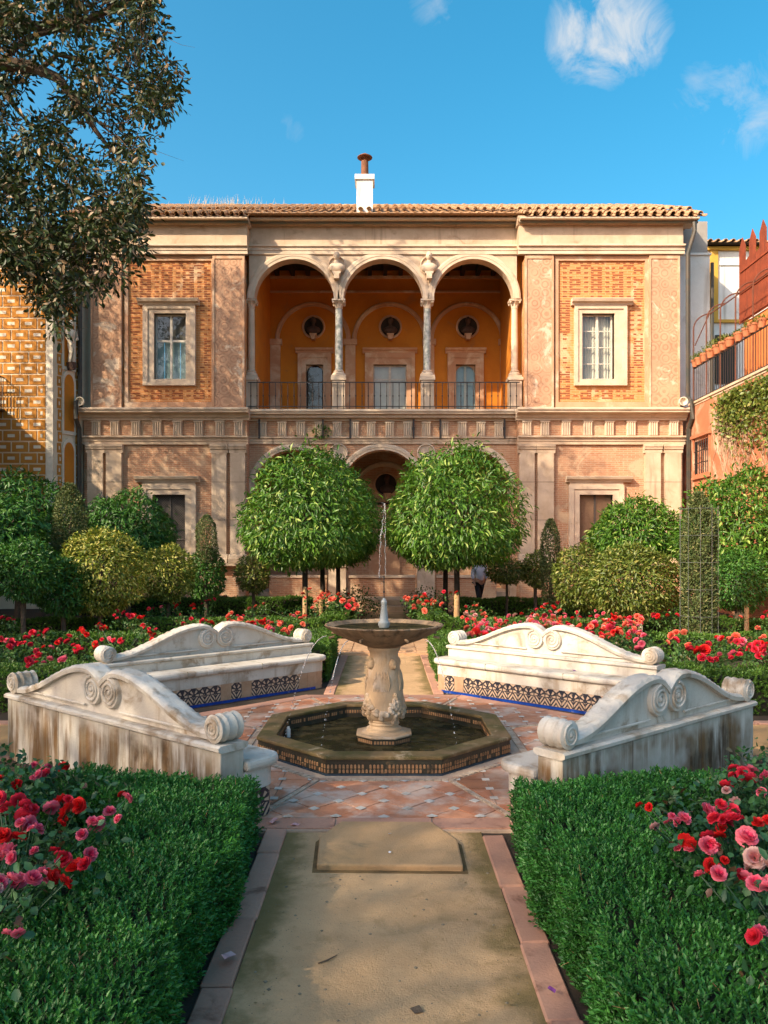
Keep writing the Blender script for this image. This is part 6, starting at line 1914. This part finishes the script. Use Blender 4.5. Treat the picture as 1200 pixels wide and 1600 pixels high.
# ------------------------------------------------------------------ fallen petals, chips and pebbles
pm = [MB().add([(-.025, -.012, 0), (.0, -.018, .008), (.028, -.006, .004), (.02, .016, .010), (-.008, .02, .003), (-.026, .008, .009), (0, 0, .001)], [(0, 1, 6), (1, 2, 6), (2, 3, 6), (3, 4, 6), (4, 5, 6), (5, 0, 6)]).mesh('petal', m_) for m_ in (mat('wilted_pink_petal', (.6, .36, .34), (.5, .25, .25), .7, 30, .1), mat('white_petal', (.8, .8, .82), None, .6, 30, .1), mat('purple_petal', (.2, .05, .25), None, .7, 30, .1))]
def petal(x, y, z, k, lab, s=1.0):
    o = link('fallen_petal', pm[k], None, G(x, y, z)); o.rotation_euler = (random.uniform(-.3, .3), random.uniform(-.3, .3), random.uniform(0, 6)); o.scale = (s, s, s)
    tag(o, lab, 'petal', 'petals and leaves fallen on path and kerb')
petal(428, 1283, .045, 0, 'wilted pink petal on the corner of the tiled pavement', 1.3); petal(462, 1289, .03, 0, 'pale petal at the left edge of the sand, by the pavement', 1.2)
petal(398, 1297, .055, 0, 'pink petal left by the hedge foot, near the pavement', 1.4); petal(357, 1495, .055, 0, 'wilted petal lying on the left kerb stones', 1.4)
petal(609, 1303, .052, 1, 'white petal on the stone slab, upper of the two', .5); petal(609, 1332, .052, 1, 'white petal on the stone slab, lower of the two', .5)
petal(862, 1547, .055, 2, 'purple petal on the right kerb stones', .7); petal(897, 1048, .46, 2, 'purple petal on the seat of the far right bench', 1.0)
peb = MB()
for i in range(1900):
    x, y = random.uniform(-.63, .63), random.uniform(1.5, 5.32)
    if abs(x) < .45 and 4.5 < y < 5.3: continue
    peb.ball((x, y, .006), random.uniform(.0012, .004) * (1 + 2 * (random.random() < .05)), 4, 3, 1, 1, .6)
tag(peb.build('pebbles', mat('dark_grit', (.12, .1, .07), (.3, .24, .16), .9, 30, 0)), 'fine grit and pebbles scattered on the sandy path', 'pebbles', kind='stuff')
lit = MB(); rl_ = random.Random(21)
for i in range(150):
    sd2 = rl_.choice((-1, 1))
    x, y = sd2 * (.66 - abs(rl_.gauss(0, .09))), rl_.uniform(1.6, 5.3)
    if i % 5 == 0: x = rl_.uniform(-.5, .5)
    if abs(x) < .52 and 4.48 < y < 5.34: continue
    a = rl_.uniform(0, 6.28); L_ = rl_.uniform(.008, .022); w_2 = L_ * .35
    e = Vector((math.cos(a), math.sin(a), rl_.uniform(-.1, .25))); n_ = Vector((-math.sin(a), math.cos(a), rl_.uniform(-.2, .2)))
    p = Vector((x, y, .012))
    lit.add([p - e * L_ / 2, p + n_ * w_2, p + e * L_ / 2, p - n_ * w_2], [(0, 1, 2, 3)])
tag(lit.build('leaf_litter', mat('dry_leaf_litter', (.3, .19, .08), (.16, .12, .05), .9, 40, 0)), 'small dry leaves scattered along the edges of the sandy path', 'leaf litter', kind='stuff')
tb = MB().tube([G(497, 1505, .012), G(512, 1500, .016), G(527, 1492, .012)], [.003, .004, .002], 5)
tag(tb.build('twig', BARK), 'small dark twig lying on the sandy path', 'twig')
dl = MB().add([G(640, 1575, .012), G(655, 1570, .02), G(662, 1580, .014), G(648, 1584, .011)], [(0, 1, 2, 3)])
tag(dl.build('dead_leaf', BARK), 'dark dead leaf lying low on the sandy path', 'leaf')
sp = MB().lathe([(.018, -.03), (.02, .0), (.02, .10), (.012, .11), (.012, .125), (1e-6, .125)], 12)
tag(sp.build('pump_bottle', mat('pale_plastic', (.6, .63, .62), None, .4, 9, 0), None, (G(451, 1150, .05)[0], G(451, 1150, .05)[1], .02), smooth=True), 'small pale cylinder standing inside the basin at its left corner', 'canister')

# ------------------------------------------------------------------ person
def skin(name, verts, edges, rad, m, parent, sub=1):
    me = bpy.data.meshes.new(name); me.from_pydata(verts, edges, []); me.update(); me.materials.append(m)
    o = link(name, me, parent)
    md = o.modifiers.new('skin', 'SKIN')
    for v, r in zip(me.skin_vertices[0].data if me.skin_vertices else [], rad):
        v.radius = (r, r) if not hasattr(r, '__len__') else r
    if me.skin_vertices: me.skin_vertices[0].data[0].use_root = True
    o.modifiers.new('sub', 'SUBSURF').levels = sub; o.modifiers['sub'].render_levels = sub
    me.polygons.foreach_set('use_smooth', [])
    return o
def skin_obj(name, chain, m, parent):
    """chain: list of (pos, radius, parent index)"""
    me = bpy.data.meshes.new(name)
    me.from_pydata([c[0] for c in chain], [(i, c[2]) for i, c in enumerate(chain) if c[2] is not None], [])
    me.update(); me.materials.append(m)
    o = link(name, me, parent)
    o.modifiers.new('skin', 'SKIN').use_smooth_shade = True
    if not me.skin_vertices:
        me.attributes  # layer appears with the modifier through an edit-free operator
        with bpy.context.temp_override(object=o, active_object=o, selected_objects=[o]):
            bpy.ops.mesh.customdata_skin_add()
    sv = me.skin_vertices[0].data
    for v, c in zip(sv, chain):
        r = c[1]; v.radius = (r, r) if not isinstance(r, tuple) else r
    sv[0].use_root = True
    s = o.modifiers.new('sub', 'SUBSURF'); s.levels = 2; s.render_levels = 2
    return o
SKINM = mat('skin', (.42, .24, .16), (.38, .2, .13), .6, 9, 0)
SHIRT = mat('pale_blue_shirt', (.68, .7, .78), (.6, .62, .7), .85, 14, .3)
TROU = mat('dark_trousers', (.02, .022, .03), None, .9, 9, .1)
HAIR = mat('dark_hair', (.03, .02, .015), None, .7, 20, .3)
pe = thing('person', 'person in pale blue shirt and dark trousers walking past the palace', 'person', ((749 - CX) * 23.9 / F, 23.9, .014), R(200))
# body: pelvis root, spine, neck, head, arms with hands, legs with feet; walking towards +y
B = [((0, 0, .95), (.15, .11), None), ((0, .01, 1.15), (.13, .10), 0), ((0, .02, 1.36), (.155, .11), 1), ((0, .02, 1.47), (.07, .07), 2), ((0, .03, 1.54), (.055, .06), 3), ((0, .05, 1.62), (.072, .09), 4), ((0, .045, 1.70), (.075, .095), 5), ((0, .03, 1.765), (.045, .055), 6)]
nb = len(B)
for s, sw in ((1, 1), (-1, -1)):
    i = len(B)
    B += [((s * .18, .02, 1.42), .055, 2), ((s * .22, -.03 * sw, 1.2), .042, i), ((s * .225, .03 * sw, 1.0), .034, i + 1), ((s * .22, .10 * sw, .9), (.02, .035), i + 2), ((s * .215, .14 * sw, .83), (.014, .03), i + 3)]
    j = len(B)
    B += [((s * .09, .02 * sw, .88), .085, 0), ((s * .1, .16 * sw, .5), .058, j), ((s * .1, (.12 if sw > 0 else -.36), .12), .04, j + 1), ((s * .1, (.24 if sw > 0 else -.26), .035), (.035, .03), j + 2)]
body = skin_obj('body', B, SKINM, pe)
S = [((0, 0, .93), (.17, .135), None), ((0, .01, 1.15), (.16, .13), 0), ((0, .02, 1.36), (.18, .135), 1), ((0, .02, 1.46), (.085, .085), 2)]
for s, sw in ((1, 1), (-1, -1)):
    i = len(S); S += [((s * .185, .02, 1.41), .075, 2), ((s * .225, -.03 * sw, 1.2), .06, i), ((s * .23, .02 * sw, 1.02), .05, i + 1)]
skin_obj('shirt', S, SHIRT, pe)
T_ = [((0, 0, .97), (.16, .125), None)]
for s, sw in ((1, 1), (-1, -1)):
    j = len(T_); T_ += [((s * .092, .02 * sw, .86), .1, 0), ((s * .1, .16 * sw, .5), .075, j), ((s * .1, (.115 if sw > 0 else -.35), .14), .058, j + 1)]
skin_obj('trousers', T_, TROU, pe)
hb_ = MB().ball((0, .02, 1.715), .095, 12, 8, .88, 1.08, .95)
hb_.build('hair', HAIR, pe, smooth=True)
fa = MB().ball((0, .145, 1.655), .014, 6, 5, .8, 1.2, 1.2).ball((.03, .125, 1.68), .008, 6, 4).ball((-.03, .125, 1.68), .008, 6, 4).ball((0, .128, 1.615), .014, 6, 4, 1.5, .6, .5).ball((.085, .04, 1.655), .02, 6, 4, .5, 1, 1.5).ball((-.085, .04, 1.655), .02, 6, 4, .5, 1, 1.5)
fa.build('face', SKINM, body, smooth=True)
